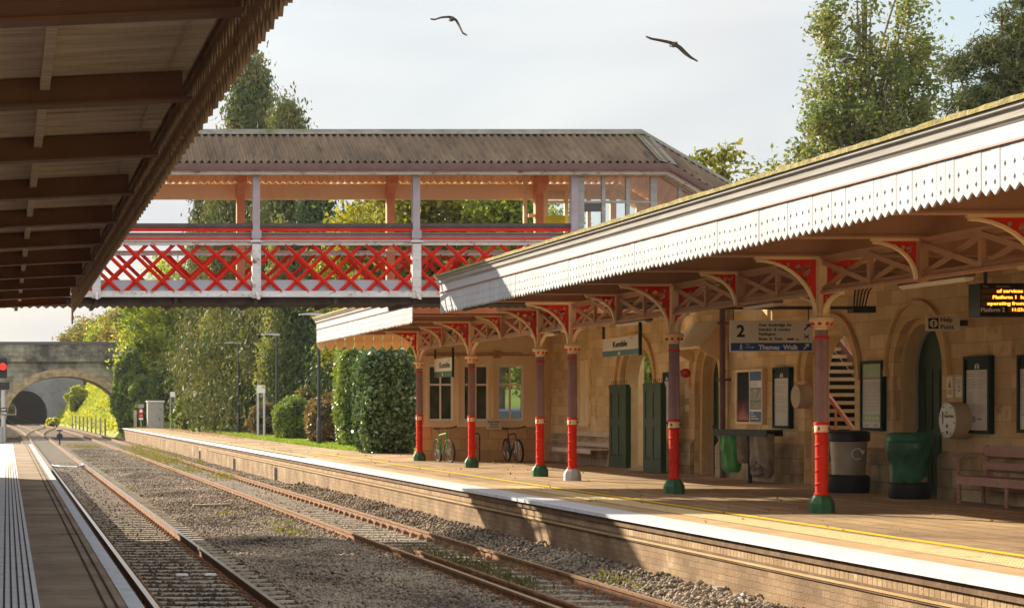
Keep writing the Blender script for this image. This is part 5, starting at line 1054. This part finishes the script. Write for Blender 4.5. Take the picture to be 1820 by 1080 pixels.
b = MB(); [b.box(X0+k*.13, X0+k*.13+.11, ya, yb, zs-.03, zs) for k in range(4)]; b.box(X0-.01, X0+.02, ya, yb, zs-.12, zs-.031); t.part('seat', b, 'bench_wood', smooth=False)
for z0, z1, o_ in ((.80, .94, .06), (.52, .64, .0)): b = MB(); b.box(X1+o_, X1+o_+.03, ya+.02, yb-.02, PRZ+z0, PRZ+z1); t.part('back_slat', b, 'bench_wood')
for y in (ya+.05, yb-.05):
    b = MB(); b.bar((X0+.03, y, PRZ), (X0+.03, y, PRZ+.68), .06, .06); t.part('leg', b, 'bench_wood'); b = MB(); b.bar((X1-.02, y, PRZ), (X1+.08, y, PRZ+.98), .06, .05); t.part('leg', b, 'bench_wood')
    b = MB(); b.tube([(X0-.03, y, PRZ+.69), (X0+.2, y, PRZ+.66), (X0+.4, y, PRZ+.74), (X1+.05, y, PRZ+.84)], .028, 6); t.part('armrest', b, 'bench_wood')
b = MB(); b.box(X0+.1, X1, (ya+yb)/2-.03, (ya+yb)/2+.03, PRZ, zs-.03); t.part('leg', b, 'bench_wood')
# bicycles
def bike(label, x, y, h, fm, lean=0., bar_turn=.5):
    t = Th('bicycle', label, 'bicycle', (x, y, PRZ)); d = Vector((math.sin(h), -math.cos(h), 0)); s_ = Vector((-d.y, d.x, 0)); up = (Vector((0, 0, 1))+s_*lean).normalized(); O = Vector((x, y, PRZ))
    q = lambda a, z, k=0: O+d*a+up*z+s_*k
    def wheel(a, dv):
        b = MB(); c = q(a, .34); b.tube([c+dv*(.32*math.cos(k*math.pi/18))+up*(.325*math.sin(k*math.pi/18)) for k in range(37)], .03, 7, False); w_ = t.part('wheel', b, 'rubber')
        b = MB(); b.tube([c+dv*(.295*math.cos(k*math.pi/18))+up*(.295*math.sin(k*math.pi/18)) for k in range(37)], .011, 5, False); [b.tube([c, c+dv*(.29*math.cos(k*math.pi/8))+up*(.29*math.sin(k*math.pi/8))], .0035, 3, False) for k in range(16)]; sd_ = dv.cross(up); b.tube([c-sd_*.05, c+sd_*.05], .022, 8); t.part('rim', b, 'bike_silver', w_)
    fd = (d*math.cos(bar_turn)+s_*math.sin(bar_turn)*-1).normalized()
    wheel(-.52, d); wheel(.55, fd)
    b = MB(); bb, st_, hd, hb = q(-.1, .30), q(-.28, .80), q(.38, .86), q(.41, .68)
    for p, r, w_ in ((bb, st_, .017), (st_, hd, .019), (bb, hb, .022), (hb, hd, .022), (bb, q(-.52, .34, .05), .011), (bb, q(-.52, .34, -.05), .011), (st_, q(-.52, .34, .05), .010), (st_, q(-.52, .34, -.05), .010)): b.tube([p, r], w_, 7)
    t.part('frame', b, fm)
    b = MB(); fx = q(.55, .34); sd_ = fd.cross(up); [b.tube([hb+sd_*(.04*k), fx+sd_*(.055*k)], .014, 6) for k in (-1, 1)]; b.tube([hd, q(.37, .98)], .016, 6); t.part('fork', b, 'bike_silver' if fm == 'bike_black' else fm)
    b = MB(); c = q(.37, 1.0); b.tube([c-sd_*.36+up*.03-fd*.06, c-sd_*.1+fd*.04, c+sd_*.1+fd*.04, c+sd_*.36+up*.03-fd*.06], .014, 7); [b.tube([c+sd_*k*.25+up*.02, c+sd_*k*.37+up*.03-fd*.06], .022, 7) for k in (-1, 1)]; [b.tube([c+sd_*k*.2+up*.03, c+sd_*k*.32+fd*.07+up*.02], .006, 4) for k in (-1, 1)]; t.part('handlebar', b, 'bike_black')
    b = MB(); b.tube([st_, q(-.31, .95)], .013, 6); b.prism([q(-.45, .96, -.07), q(-.45, .96, .07), q(-.2, .97, .02), q(-.2, .97, -.02)], up*.04); t.part('saddle', b, 'bike_black')
    b = MB(); b.lathe(tuple(bb), [(.09, -.004), (.09, .004)], 18, axis='x'); b.tube([bb+s_*.06, bb+s_*.06+d*.12-up*.12, bb+s_*.14+d*.12-up*.12], .012, 5); b.tube([bb-s_*.06, bb-s_*.06-d*.12+up*.12, bb-s_*.14-d*.12+up*.12], .012, 5); b.tube([bb+s_*.04+up*.09, q(-.52, .38, .04)], .005, 4); b.tube([bb+s_*.04-up*.09, q(-.52, .29, .04)], .005, 4); t.part('crank', b, 'black_metal')
bike('green mountain bike leaning beside the farthest column under the left window', 12.92, 57.3, .10, 'bike_green', -.08, -.12)
bike('black mountain bike parked under the right window near the bench', 14.98, 57.4, .06, 'bike_black', -.08, -.10)
t = Th('cycle_stand', 'black hoop cycle stand between the two bicycles', 'cycle stand', (14.0, 57.8, PRZ)); b = MB(); b.tube([(13.86, 57.8, PRZ), (13.86, 57.8, PRZ+.78), (13.90, 57.8, PRZ+.84), (14.04, 57.8, PRZ+.84), (14.08, 57.8, PRZ+.78), (14.08, 57.8, PRZ)], .022, 8); t.part('hoop', b, 'black_metal'); b = MB(); b.tube([(14.0, 57.8, PRZ+.55), (13.93, 57.76, PRZ+.45), (14.02, 57.75, PRZ+.40)], .018, 6); t.part('lock', b, 'red_ball')
t = Th('cycle_notice', 'cream bicycle parking notice fixed below the wing windows beside the black bicycle', 'notice', (14.85, 59.1, 1.73)); b = MB(); b.box(14.6, 15.06, 59.1, 59.13, 1.73, 2.06); o = t.part('board', b, 'sign_face')
text(t, 'lettering', 'Bicycle Parking', .062, (14.83, 59.095, 1.94), FU, FV, 'ink', o, .002, 1, 'CENTER'); [text(t, 'lettering', s_, .04, (14.83, 59.095, 1.88-k*.05), FU, FV, 'ink', o, .001, 1, 'CENTER') for k, s_ in enumerate(('Bicycles left here', 'are left at the', 'owner\'s own risk'))]
# lamp posts along the open platform
lps = [(567, 84, 13.5), (492, 107, 14.9), (424, 121, 14.4), (373, 135, 14.1), (335, 150, 14.0)]
lab = ['between the two rounded bushes and the ivy hedge', 'beside the white framed poster stand', 'in front of the drooping conifer, second from the poster stand', 'fourth from the ivy hedge, before the big green tree', 'farthest one, past the white sign post']
L0 = None
for i, (px, Y, X) in enumerate(lps):
    X = PX(px, Y)
    if not L0:
        t = Th('street_lamp', 'slim black platform lamp post '+lab[0], 'lamp post', (X, Y, .76), 'black lamp posts along the open platform')
        b = MB(); b.lathe((X, Y, .76), [(.11, 0), (.11, 1.05), (.09, 1.12), (.055, 1.3)], 8); b.tube([(X, Y, 2.0), (X, Y, 6.3)], [.075, .06], 8); t.part('post', b, 'black_metal')
        b = MB(); b.tube([(X, Y, 6.25), (X-.25, Y, 6.42)], .03, 6); b.prism([(X+.15, Y-.12, 6.34), (X-.45, Y-.12, 6.40), (X-.85, Y-.05, 6.40), (X-.85, Y-.05, 6.44), (X-.45, Y-.12, 6.5), (X+.12, Y-.12, 6.47)], (0, .24, 0)); t.part('lamp_head', b, 'lamp_head', smooth=False); b = MB(); b.lathe((X, Y, 2.1), [(.06, 0), (.06, .12)], 8); t.part('number_band', b, 'sign_white'); L0 = t
    else: dup(L0.e, (X, Y, .76), 'slim black platform lamp post '+lab[i])
# poster stand, small sign post, warning sign, cabinet
Y = 106; t = Th('poster_stand', 'tall white framed poster stand on two legs in front of the conifer', 'sign stand', (PX(464, Y), Y, .78)); X = PX(464, Y)
for s_ in (-1, 1): b = MB(); b.box(X+s_*.17-.05, X+s_*.17+.05, Y-.04, Y+.04, .76, PZ(686, Y)); t.part('leg', b, 'lamp_head')
b = MB(); b.box(X-.22, X+.22, Y-.06, Y-.041, PZ(698, Y), PZ(684, Y)); t.part('panel', b, 'sign_white'); b = MB(); b.box(X+.02, X+.2, Y-.065, Y-.061, PZ(690, Y), PZ(685.5, Y)); t.part('badge', b, 'caution_yellow')
Y = 147; X = PX(307, Y); t = Th('sign_post', 'small white sign on a pair of thin posts before the cabinet', 'sign', (X, Y, .76)); b = MB(); b.box(X-.18, X+.18, Y-.05, Y, PZ(705, Y), PZ(696, Y)); t.part('panel', b, 'sign_white')
for s_ in (-1, 1): b = MB(); b.tube([(X+s_*.17, Y, .76), (X+s_*.17, Y, PZ(697, Y))], .04, 6); t.part('post', b, 'grey_metal')
Y = 152; X = PX(250.5, Y); t = Th('warning_sign', 'red and white trespass warning sign on a post at the platform end', 'sign', (X, Y, .7)); b = MB(); b.tube([(X, Y, .5), (X, Y, PZ(722, Y))], .05, 6); t.part('post', b, 'sleeper'); b = MB(); b.box(X-.17, X+.17, Y-.06, Y-.05, PZ(742, Y), PZ(726, Y)); t.part('red_panel', b, 'red_ball'); b = MB(); b.box(X-.24, X+.24, Y-.06, Y-.05, PZ(724.5, Y), PZ(718, Y)); t.part('upper_panel', b, 'grey_metal'); b = MB(); b.box(X-.17, X+.17, Y-.061, Y-.051, PZ(745.5, Y), PZ(742.3, Y)); b.lathe((X, Y-.065, PZ(730, Y)), [(.13, 0), (.13, .004)], 14, axis='y'); t.part('white_panel', b, 'sign_white'); text(t, 'lettering', 'STOP', .1, (X, Y-.062, PZ(739, Y)), FU, FV, 'white_text', None, .003, 1, 'CENTER')
Y = 152; X0 = PX(262, Y); X1 = PX(292, Y); t = Th('equipment_cabinet', 'pale grey equipment cabinet with a flat roof at the end of the platform', 'cabinet', (X0, Y, .7)); b = MB(); b.box(X0+.03, X1-.03, Y, Y+1.2, .6, PZ(714, Y)); t.part('body', b, 'cornice'); b = MB(); b.box(X0-.03, X1+.03, Y-.08, Y+1.3, PZ(714, Y), PZ(711.5, Y)); t.part('roof', b, 'sign_white'); b = MB(); b.box(X0+.3, X1-.08, Y-.03, Y-.001, .7, PZ(716, Y)); d_ = t.part('door', b, 'cornice'); b = MB(); b.box(X0+.9, X0+.95, Y-.05, Y-.031, 1.4, 1.6); t.part('handle', b, 'ink', d_)
b = MB(); b.box(PX(238, 153), PX(243, 153), 153, 153.2, .5, 2.2); solo('marker_post', b, 'sleeper', 'short timber post left of the trespass warning sign', 'post')
# ground signal disc between the tracks, lineside signal on the near side
Y = 133; X = PX(106, Y); t = Th('ground_signal', 'small black disc signal standing between the two tracks', 'signal', (X, Y, -.15)); b = MB(); b.tube([(X, Y, -.15), (X, Y, .3)], .06, 6); t.part('post', b, 'black_metal'); b = MB(); b.lathe((X, Y-.05, .42), [(.22, 0), (.22, .06)], 20, axis='y'); t.part('disc', b, 'black_metal'); b = MB(); b.box(X-.2, X+.2, Y-.1, Y+.1, .78, .88); b.box(X-.04, X+.04, Y-.03, Y+.03, .6, .78); t.part('hood', b, 'black_metal')
Y = 80; X = PX(6, Y); t = Th('colour_light_signal', 'railway signal showing red at the end of the near platform', 'signal', (X, Y, -.2))
b = MB(); b.tube([(X, Y, -.3), (X, Y, PZ(693, Y))], .09, 10); b.tube([(X-.25, Y+.1, -.3), (X-.25, Y+.1, PZ(700, Y))], .03, 6); t.part('post', b, 'lamp_head')
b = MB(); b.box(X-.24, X+.15, Y-.1, Y+.15, PZ(672, Y), PZ(636, Y)); b.lathe((X-.02, Y-.35, PZ(651, Y)), [(.17, 0), (.17, .25)], 18, axis='y'); hd_ = t.part('head', b, 'black_metal'); b = MB(); b.lathe((X-.02, Y-.36, PZ(651.5, Y)), [(.14, 0), (.14, .006)], 18, axis='y'); t.part('red_lens', b, 'signal_red', hd_)
b = MB(); b.box(X-.25, X+.25, Y-.12, Y-.08, PZ(692, Y), PZ(679, Y)); b.box(X-.2, X+.2, Y-.13, Y-.121, PZ(689.5, Y), PZ(682, Y)); t.part('route_box', b, 'black_metal')
b = MB(); b.box(X-.13, X+.14, Y-.12, Y-.09, PZ(737, Y), PZ(724, Y)); pl = t.part('number_plate', b, 'black_metal'); text(t, 'lettering', 'SW', .12, (X+.01, Y-.123, PZ(729.5, Y)), FU, FV, 'white_text', pl, .004, 1, 'CENTER'); text(t, 'lettering', '1334', .12, (X+.01, Y-.123, PZ(735.5, Y)), FU, FV, 'white_text', pl, .004, 1, 'CENTER')
b = MB(); b.box(X-.3, X-.05, Y-.2, Y+.2, -.2, 1.6); t.part('relay_box', b, 'grey_metal')
# birds
def bird(label, c, pts, bodyl, hgt):
    """PTS: wing line in px offsets from c given as (dx, dy, chord) metres; one continuous body with both wings"""
    b = MB(); o = []; n = len(pts)
    for dx_, dz_, ch in pts:
        o += [(c[0]+dx_, c[1]-ch*.5, c[2]+dz_), (c[0]+dx_, c[1]-ch*.1, c[2]+dz_+.02+ch*.03), (c[0]+dx_, c[1]+ch*.5, c[2]+dz_-.02), (c[0]+dx_, c[1], c[2]+dz_-.015-ch*.02)]
    b.add(o, [(4*i+j, 4*i+(j+1) % 4, 4*i+4+(j+1) % 4, 4*i+4+j) for i in range(n-1) for j in range(4)]+[(0, 1, 2, 3), (4*n-1, 4*n-2, 4*n-3, 4*n-4)])
    b.tube([(c[0]-.01, c[1]-bodyl*.55, c[2]+.0), (c[0], c[1]-bodyl*.42, c[2]-.01), (c[0], c[1]-bodyl*.2, c[2]-.03), (c[0], c[1]+bodyl*.15, c[2]-.03), (c[0], c[1]+bodyl*.4, c[2]-.02), (c[0], c[1]+bodyl*.6, c[2])], [.008, hgt*.45, hgt, hgt*.8, hgt*.3, hgt*.55], 10)
    return solo('bird', b, 'bird_dark', label, 'bird', loc=(c[0], c[1], c[2]))
def birdat(label, px, py, Y, offs, bodyl=.42, hgt=.075):
    c = (PX(px, Y), Y, PZ(py, Y)); k = Y/F
    return bird(label, c, [(a*k, -q*k, ch) for a, q, ch in offs], bodyl, hgt)
b1 = birdat('dark bird gliding with its right wing bent down, upper middle of the sky', 803, 33, 58, [(-38, 1, .02), (-30, 2, .10), (-18, -2, .18), (-6, -3, .22), (0, -2, .24), (8, 3, .22), (14, 14, .20), (20, 26, .12), (27, 30, .02)])
b2 = birdat('larger dark bird gliding with one wing dropped, above the canopy', 1198, 78, 50, [(-50, -13, .02), (-40, -9, .12), (-22, -6, .2), (-8, -3, .24), (0, 0, .26), (10, 6, .26), (20, 16, .24), (30, 24, .16), (42, 31, .02)])
b3 = birdat('pale bird with one dark wing passing in front of the tall poplar', 1500, 106, 46, [(-8, -8, .02), (-5, -5, .1), (0, 0, .16), (8, -2, .2), (16, -1, .14), (26, 0, .02)], .35, .07)
# ---------------------------------------------------------------- trees and hedges
def at(px, py, Y): return (PX(px, Y), Y, PZ(py, Y))
bush('ivy_hedge', 'tall glossy ivy covered hedge block right beside the waiting room wing', (PX(693, 68), 69, .75), (.98, 1.2, 1.85), 16000, .08, 'ivy', cat='hedge', seed=1, pw=4, lump=.11, asp=.75)
bush('hedge', 'narrow tall green hedge pillar left of the ivy covered block', (PX(631, 80), 81, .75), (.62, 1.0, 2.1), 10000, .08, 'hedge_green', cat='hedge', seed=2, pw=3.6, lump=.14)
bush('bush', 'clipped yellow green bush left of the narrow hedge pillar', (PX(590, 88), 89, .75), (.95, 1.0, 1.05), 8000, .075, 'hedge_brown', seed=3, pw=3.0, lump=.2)
bush('bush', 'rounded dark green bush between the poster stand lamp and the yellow green bush', (PX(530, 98), 99, .75), (1.05, 1.1, 1.05), 8000, .08, 'hedge_green', seed=4, pw=2.5, lump=.18)
bush('bush', 'loose brownish bush at the foot of the drooping conifer', (PX(400, 128), 130, .75), (.8, .8, 1.9), 6000, .11, 'hedge_brown', seed=5, pw=2.2, lump=.3, droop=.5)
bush('bush', 'low brownish bush behind the white framed poster stand', (PX(476, 110), 112, .75), (.8, .8, .9), 3500, .09, 'hedge_brown', seed=6, pw=2.4, lump=.3)
bush('bush', 'small orange leaved shrub in the shade above the rounded dark green bush', (PX(548, 112), 113, 1.6), (.5, .5, 1.0), 700, .12, 'golden', seed=7, pw=2, lump=.5, core='leaf_core')
bush('bush', 'pale leaved shrub against the right end of the arch bridge', (PX(232, 157), 158, .7), (1.3, 1.2, 3.1), 9000, .15, 'hedge_green', seed=8, pw=2.2, lump=.3)
bush('bush', 'broad green shrub between the bridge end and the big green tree', (PX(262, 154), 156, .7), (1.3, 1.1, 2.0), 6000, .15, 'hedge_green', seed=9, pw=2.3, lump=.3)
bush('bush', 'dark ivy mass below the right end of the arch bridge', (PX(229, 159), 160.5, .3), (.55, .8, 1.8), 4000, .14, 'ivy', seed=10, pw=2.3, lump=.3)
bush('bush', 'leafy undergrowth behind the small white sign post', (PX(305, 154), 156, .7), (1.5, 1.2, 2.6), 7000, .14, 'hedge_green', seed=12, pw=2.3, lump=.3)
bush('bush', 'sunlit undergrowth under the big green tree, left of the fourth lamp', (PX(352, 142), 144, .7), (1.5, 1.2, 1.3), 6000, .13, 'hedge_green', seed=13, pw=2.3, lump=.3)
# big green broadleaf
tree('broadleaf_tree', 'big bright green tree standing behind the platform end lamps', (PX(318, 160), 160, .7), [(0, 0, 6.4, 4.0, 3.2, 5.4), (-1.6, 0, 9.4, 3.1, 2.4, 3.6), (2.0, 1, 6.4, 3.3, 2.4, 5.4), (-.6, 0, 11.0, 2.6, 2, 3.0), (-2.6, 0, 5.6, 2.1, 2, 2.2)], 250, 60000, .62, .15, 'broadleaf', seed=21, tr=.35, surf=.38, group='trees behind the open platform')
# drooping conifers behind the lamps
def conifer(label, px, Y, top, w, nl, m, seed, low=.8, leaf=.17, droop=1.6, name='conifer', rc=.42):
    x = PX(px, Y); h = PZ(top, Y)-.7; g = np.random.default_rng(seed); base = (x, Y, .7); th = Th(name, label, 'tree', base, 'trees behind the open platform')
    nb = 230; z = low+(h-low)*g.uniform(0, 1, nb)**.85; a = g.uniform(0, 2*math.pi, nb); R0 = w*np.clip(1-(z/h)**1.6, .04, 1)*g.uniform(.65, 1.08, nb)*np.clip(.55+z/h*3, 0, 1)
    t = MB(); t.tube([(x, Y, .6), (x, Y, .7+h*.5), (x, Y, .7+h*.98)], [.32, .2, .03], 8); pts = []; k = nl//nb
    for i in range(nb):
        e = np.array([x+R0[i]*math.cos(a[i]), Y+R0[i]*math.sin(a[i]), .7+z[i]-.15*R0[i]]); s_ = np.array([x, Y, .7+z[i]+.1*R0[i]])
        if i % 6 == 0: t.tube([s_, (s_+e)/2+np.array([0, 0, .15]), e], [.05, .035, .012], 4, False)
        u = g.uniform(.25, 1, k)[:, None]**.6; p = s_+(e-s_)*u+g.normal(size=(k, 3))*np.array([rc, rc, rc*1.5]); p[:, 2] -= u[:, 0]**2*.45*abs(g.normal(size=k)); pts.append(p)
    th.part('trunk', t, 'bark_dark'); leafmesh('crown', np.concatenate(pts), leaf, m, th.e, base, .42, droop, seed); return th
conifer('tall pointed conifer whose tip shows above the footbridge roof', 445, 128, 128, 5.4, 80000, 'conifer', 31, rc=.5)
conifer('second conifer to the right, tip just above the footbridge roof', 510, 122, 205, 4.6, 60000, 'conifer', 32, rc=.45)
conifer('dark conifer with browning tips left of the tall pointed one', 372, 150, 300, 3.6, 26000, 'conifer', 33)
conifer('drooping conifer hanging over the poster stand lamp', 412, 134, 345, 3.0, 36000, 'conifer_green', 34, leaf=.15, droop=2.0, rc=.30)
conifer('dense conifer behind the rounded dark green bush', 560, 118, 330, 3.4, 24000, 'conifer_dark', 35)
conifer('ivy clad conifer beside the white framed poster stand', 497, 118, 400, 1.7, 18000, 'conifer_green', 36, leaf=.12, rc=.25)
conifer('dark conifer half hidden by the narrow hedge pillar', 625, 112, 380, 2.8, 16000, 'conifer_dark', 37)
# autumn broadleaves seen through the footbridge
tree('broadleaf_tree', 'yellowing tree seen through the middle bay of the footbridge', (PX(665, 92), 92, .8), [(0, 0, 7.0, 2.7, 2.5, 5.2), (.6, 0, 9.4, 2.2, 2, 3.0)], 110, 20000, .45, .13, 'autumn', seed=41, tr=.22, group='autumn trees beyond the footbridge')
tree('broadleaf_tree', 'yellow and green tree right of the middle bay of the footbridge', (PX(790, 90), 90, .8), [(0, 0, 7, 3.0, 2.5, 5.2), (-.9, 0, 9.8, 2.4, 2, 2.8), (1.2, 0, 9.4, 2, 2, 2.8)], 130, 26000, .45, .13, 'autumn', seed=42, tr=.22, group='autumn trees beyond the footbridge')
tree('broadleaf_tree', 'darker green tree behind the right bay of the footbridge', (PX(890, 88), 88, .8), [(0, 0, 7.2, 2.8, 2.5, 5.2), (.3, 0, 9.6, 2.3, 2, 2.8)], 120, 22000, .45, .13, 'broadleaf', seed=43, tr=.22, group='autumn trees beyond the footbridge')
tree('broadleaf_tree', 'thin tree seen through the glazed screen of the footbridge', (PX(985, 84), 84, .8), [(0, 0, 6.0, 1.4, 1.4, 4.4), (.2, 0, 8.2, .9, 1, 2.2)], 40, 4500, .4, .13, 'broadleaf', seed=44, tr=.16, group='autumn trees beyond the footbridge')
tree('small_tree', 'small yellow green tree showing over the canopy right of the stair roof', (PX(1290, 82), 82, .8), [(0, 0, 9.6, 2.2, 2, 2.9), (-1.2, 0, 9.0, 1.3, 1.3, 2.2)], 60, 9000, .4, .14, 'autumn', seed=45, tr=.2)
tree('small_tree', 'yellow green tree glimpsed through the gateway', (PX(1150, 78), 80, .8), [(0, 0, 3.3, 2.6, 2, 1.9)], 60, 6000, .4, .15, 'broadleaf', seed=46, tr=.2)
# poplar-like tree right, many upright limbs
xb = PX(1540, 70)
tree('poplar_tree', 'tall upright tree with russet leaves rising over the canopy', (xb, 70, .8), [(0, 0, 9.5, 2.6, 2.2, 5.5), (-1.2, 0, 13.5, 1.0, 1, 5.5), (.1, 0, 14.5, 1.1, 1, 6.0), (1.3, 0, 14, 1.1, 1, 5.6), (2.2, 0, 12.0, .9, 1, 4.6), (-2.3, 0, 10.2, .9, 1, 2.4), (-3.1, 0, 8.2, .8, .8, 1.8), (2.6, 0, 9, .9, 1, 3)], 290, 38000, .24, .092, 'poplar', seed=51, tr=.3, limbs=90, trunktop=17, surf=.45, flatc=1.5, fork=.35)
x = PX(1800, 60)
tree('pine_tree', 'dark pine with tufted branches at the upper right corner', (x, 60, .8), [(-1.0, 0, 10.8, 1.4, 1, .7), (-.6, 0, 12.2, 1.4, 1, .7), (.3, 0, 9.6, 1.8, 1.5, .7), (1.5, 0, 12, 2, 1.5, 2.5), (-.6, 0, 9.3, .9, 1, .4), (.5, 0, 13.6, 1.2, 1, .9), (.2, 0, 11.2, 1.6, 1.2, 1.2)], 230, 80000, .24, .11, 'pine', seed=52, tr=.25, limbs=50, trunktop=14, asp=.2, surf=.5, flatc=.6, droop=-.3)
# woods above the cutting and scrub on its banks
for i, (px, Y, top, w, lab) in enumerate([(150, 215, 568, 2.6, 'rounded golden tree at the left end above the arch bridge'), (178, 208, 562, 2.6, 'golden tree second from the left above the arch bridge'), (207, 200, 548, 3.0, 'green and gold tree third from the left above the arch bridge'), (236, 192, 532, 3.2, 'taller gold tinged tree directly left of the big green tree'), (262, 186, 505, 3.6, 'pale gold tree half behind the big green tree')]):
    gz = 5.0; t_ = PZ(top, Y); hh = (t_-gz)/2
    tree('woodland_tree', lab, (PX(px, Y), Y, gz), [(0, 0, hh*1.05, w, w, hh*.98)], 70, 11000, .5, .17, 'golden' if i != 2 else 'broadleaf', seed=60+i, tr=.25, group='trees above the cutting', limbs=8, surf=.4)
g = np.random.default_rng(71); P = []
n = 34000; yq = g.uniform(168, 292, n); k = g.uniform(0, 1, n)**.8; xo = 9.2+k*12
gr = np.array([H(a+bend(y_), y_) for a, y_ in zip(xo, yq)]); m_ = 1+.0*k
tall = np.maximum(0, np.sin(xo*1.3+yq*.09)+np.sin(yq*.31+xo*.4))*np.where(xo > 13, 1.2, .5)
P = np.stack([xo+np.array([bend(y_) for y_ in yq]), yq, gr+g.uniform(0, .25, n)+tall*g.uniform(0, 1, n)], 1)
leafmesh('bank_vegetation', P, .2, 'bank_green', asp=.5, seed=72)['kind'] = 'stuff'
n = 6000; yq = g.uniform(168, 292, n); xo = -.4-g.uniform(0, 1, n)*8
P = np.stack([xo+np.array([bend(y_) for y_ in yq]), yq, np.array([H(a+bend(y_), y_) for a, y_ in zip(xo, yq)])+g.uniform(0, 1.2, n)], 1); leafmesh('bank_vegetation', P, .2, 'bank_green', asp=.5, seed=73)['kind'] = 'stuff'
for i, (px, Y, X_, hh, lab) in enumerate([(93, 262, None, .8, 'low bush on the bank nearest the tunnel mouth'), (140, 262, None, 1.6, 'leafy bush high on the sunny bank under the arch')]):
    x = PX(px, Y); bush('bank_bush', lab, (x, Y, H(x-bend(Y)*0, Y)-.3), (hh*.95, 1.6, hh), 3500, .22, 'bank_green', seed=80+i, pw=2.1, lump=.35)
yx = Th('far_tree', 'golden sunlit tree glimpsed through the far end of the tunnel', 'tree', (-1, 745, 0)); 
leafmesh('crown', np.random.default_rng(5).normal(size=(5000, 3))*np.array([3.5, 2, 2.2])+np.array([-1, 745, 3.2]), .5, 'golden', yx.e, (-1, 745, 0), seed=3)
b = MB(); b.tube([(-1, 745, -.4), (-1, 745, 3)], .3, 6); yx.part('trunk', b, 'bark')
# lineside fence on the bank
pf = Th('post_fence', 'wire fence on short posts along the foot of the sunny bank under the arch', 'fence', (9, 200, 0))
for k in range(9):
    y_ = 176+k*8; x = 9.0+bend(y_); b = MB(); b.box(x-.08, x+.08, y_-.08, y_+.08, -.4, 1.4); pf.part('post', b, 'sleeper')
b = MB(); [b.tube([(9.0+bend(176+k*8), 176+k*8, z) for k in range(9)], .008, 4) for z in (.5, .9, 1.3)]; pf.part('wire', b, 'rust')
C.objects.unlink(TXO)
bpy.data.objects.remove(TXO)
# ---------------------------------------------------------------- thin autumn haze
m = bpy.data.materials.new('haze_air'); m.use_nodes = True; t = m.node_tree; t.nodes.remove(t.nodes['Principled BSDF'])
v = t.nodes.new('ShaderNodeVolumePrincipled'); v.inputs['Color'].default_value = (.93, .95, 1, 1); v.inputs['Density'].default_value = .00013; v.inputs['Anisotropy'].default_value = .2
t.links.new(v.outputs[0], t.nodes['Material Output'].inputs['Volume']); MATS['haze_air'] = m
b = MB(); b.box(-450, 750, -110, 2600, -2.2, 31); h = b.build('haze', 'haze_air', smooth=False); h['kind'] = 'stuff'
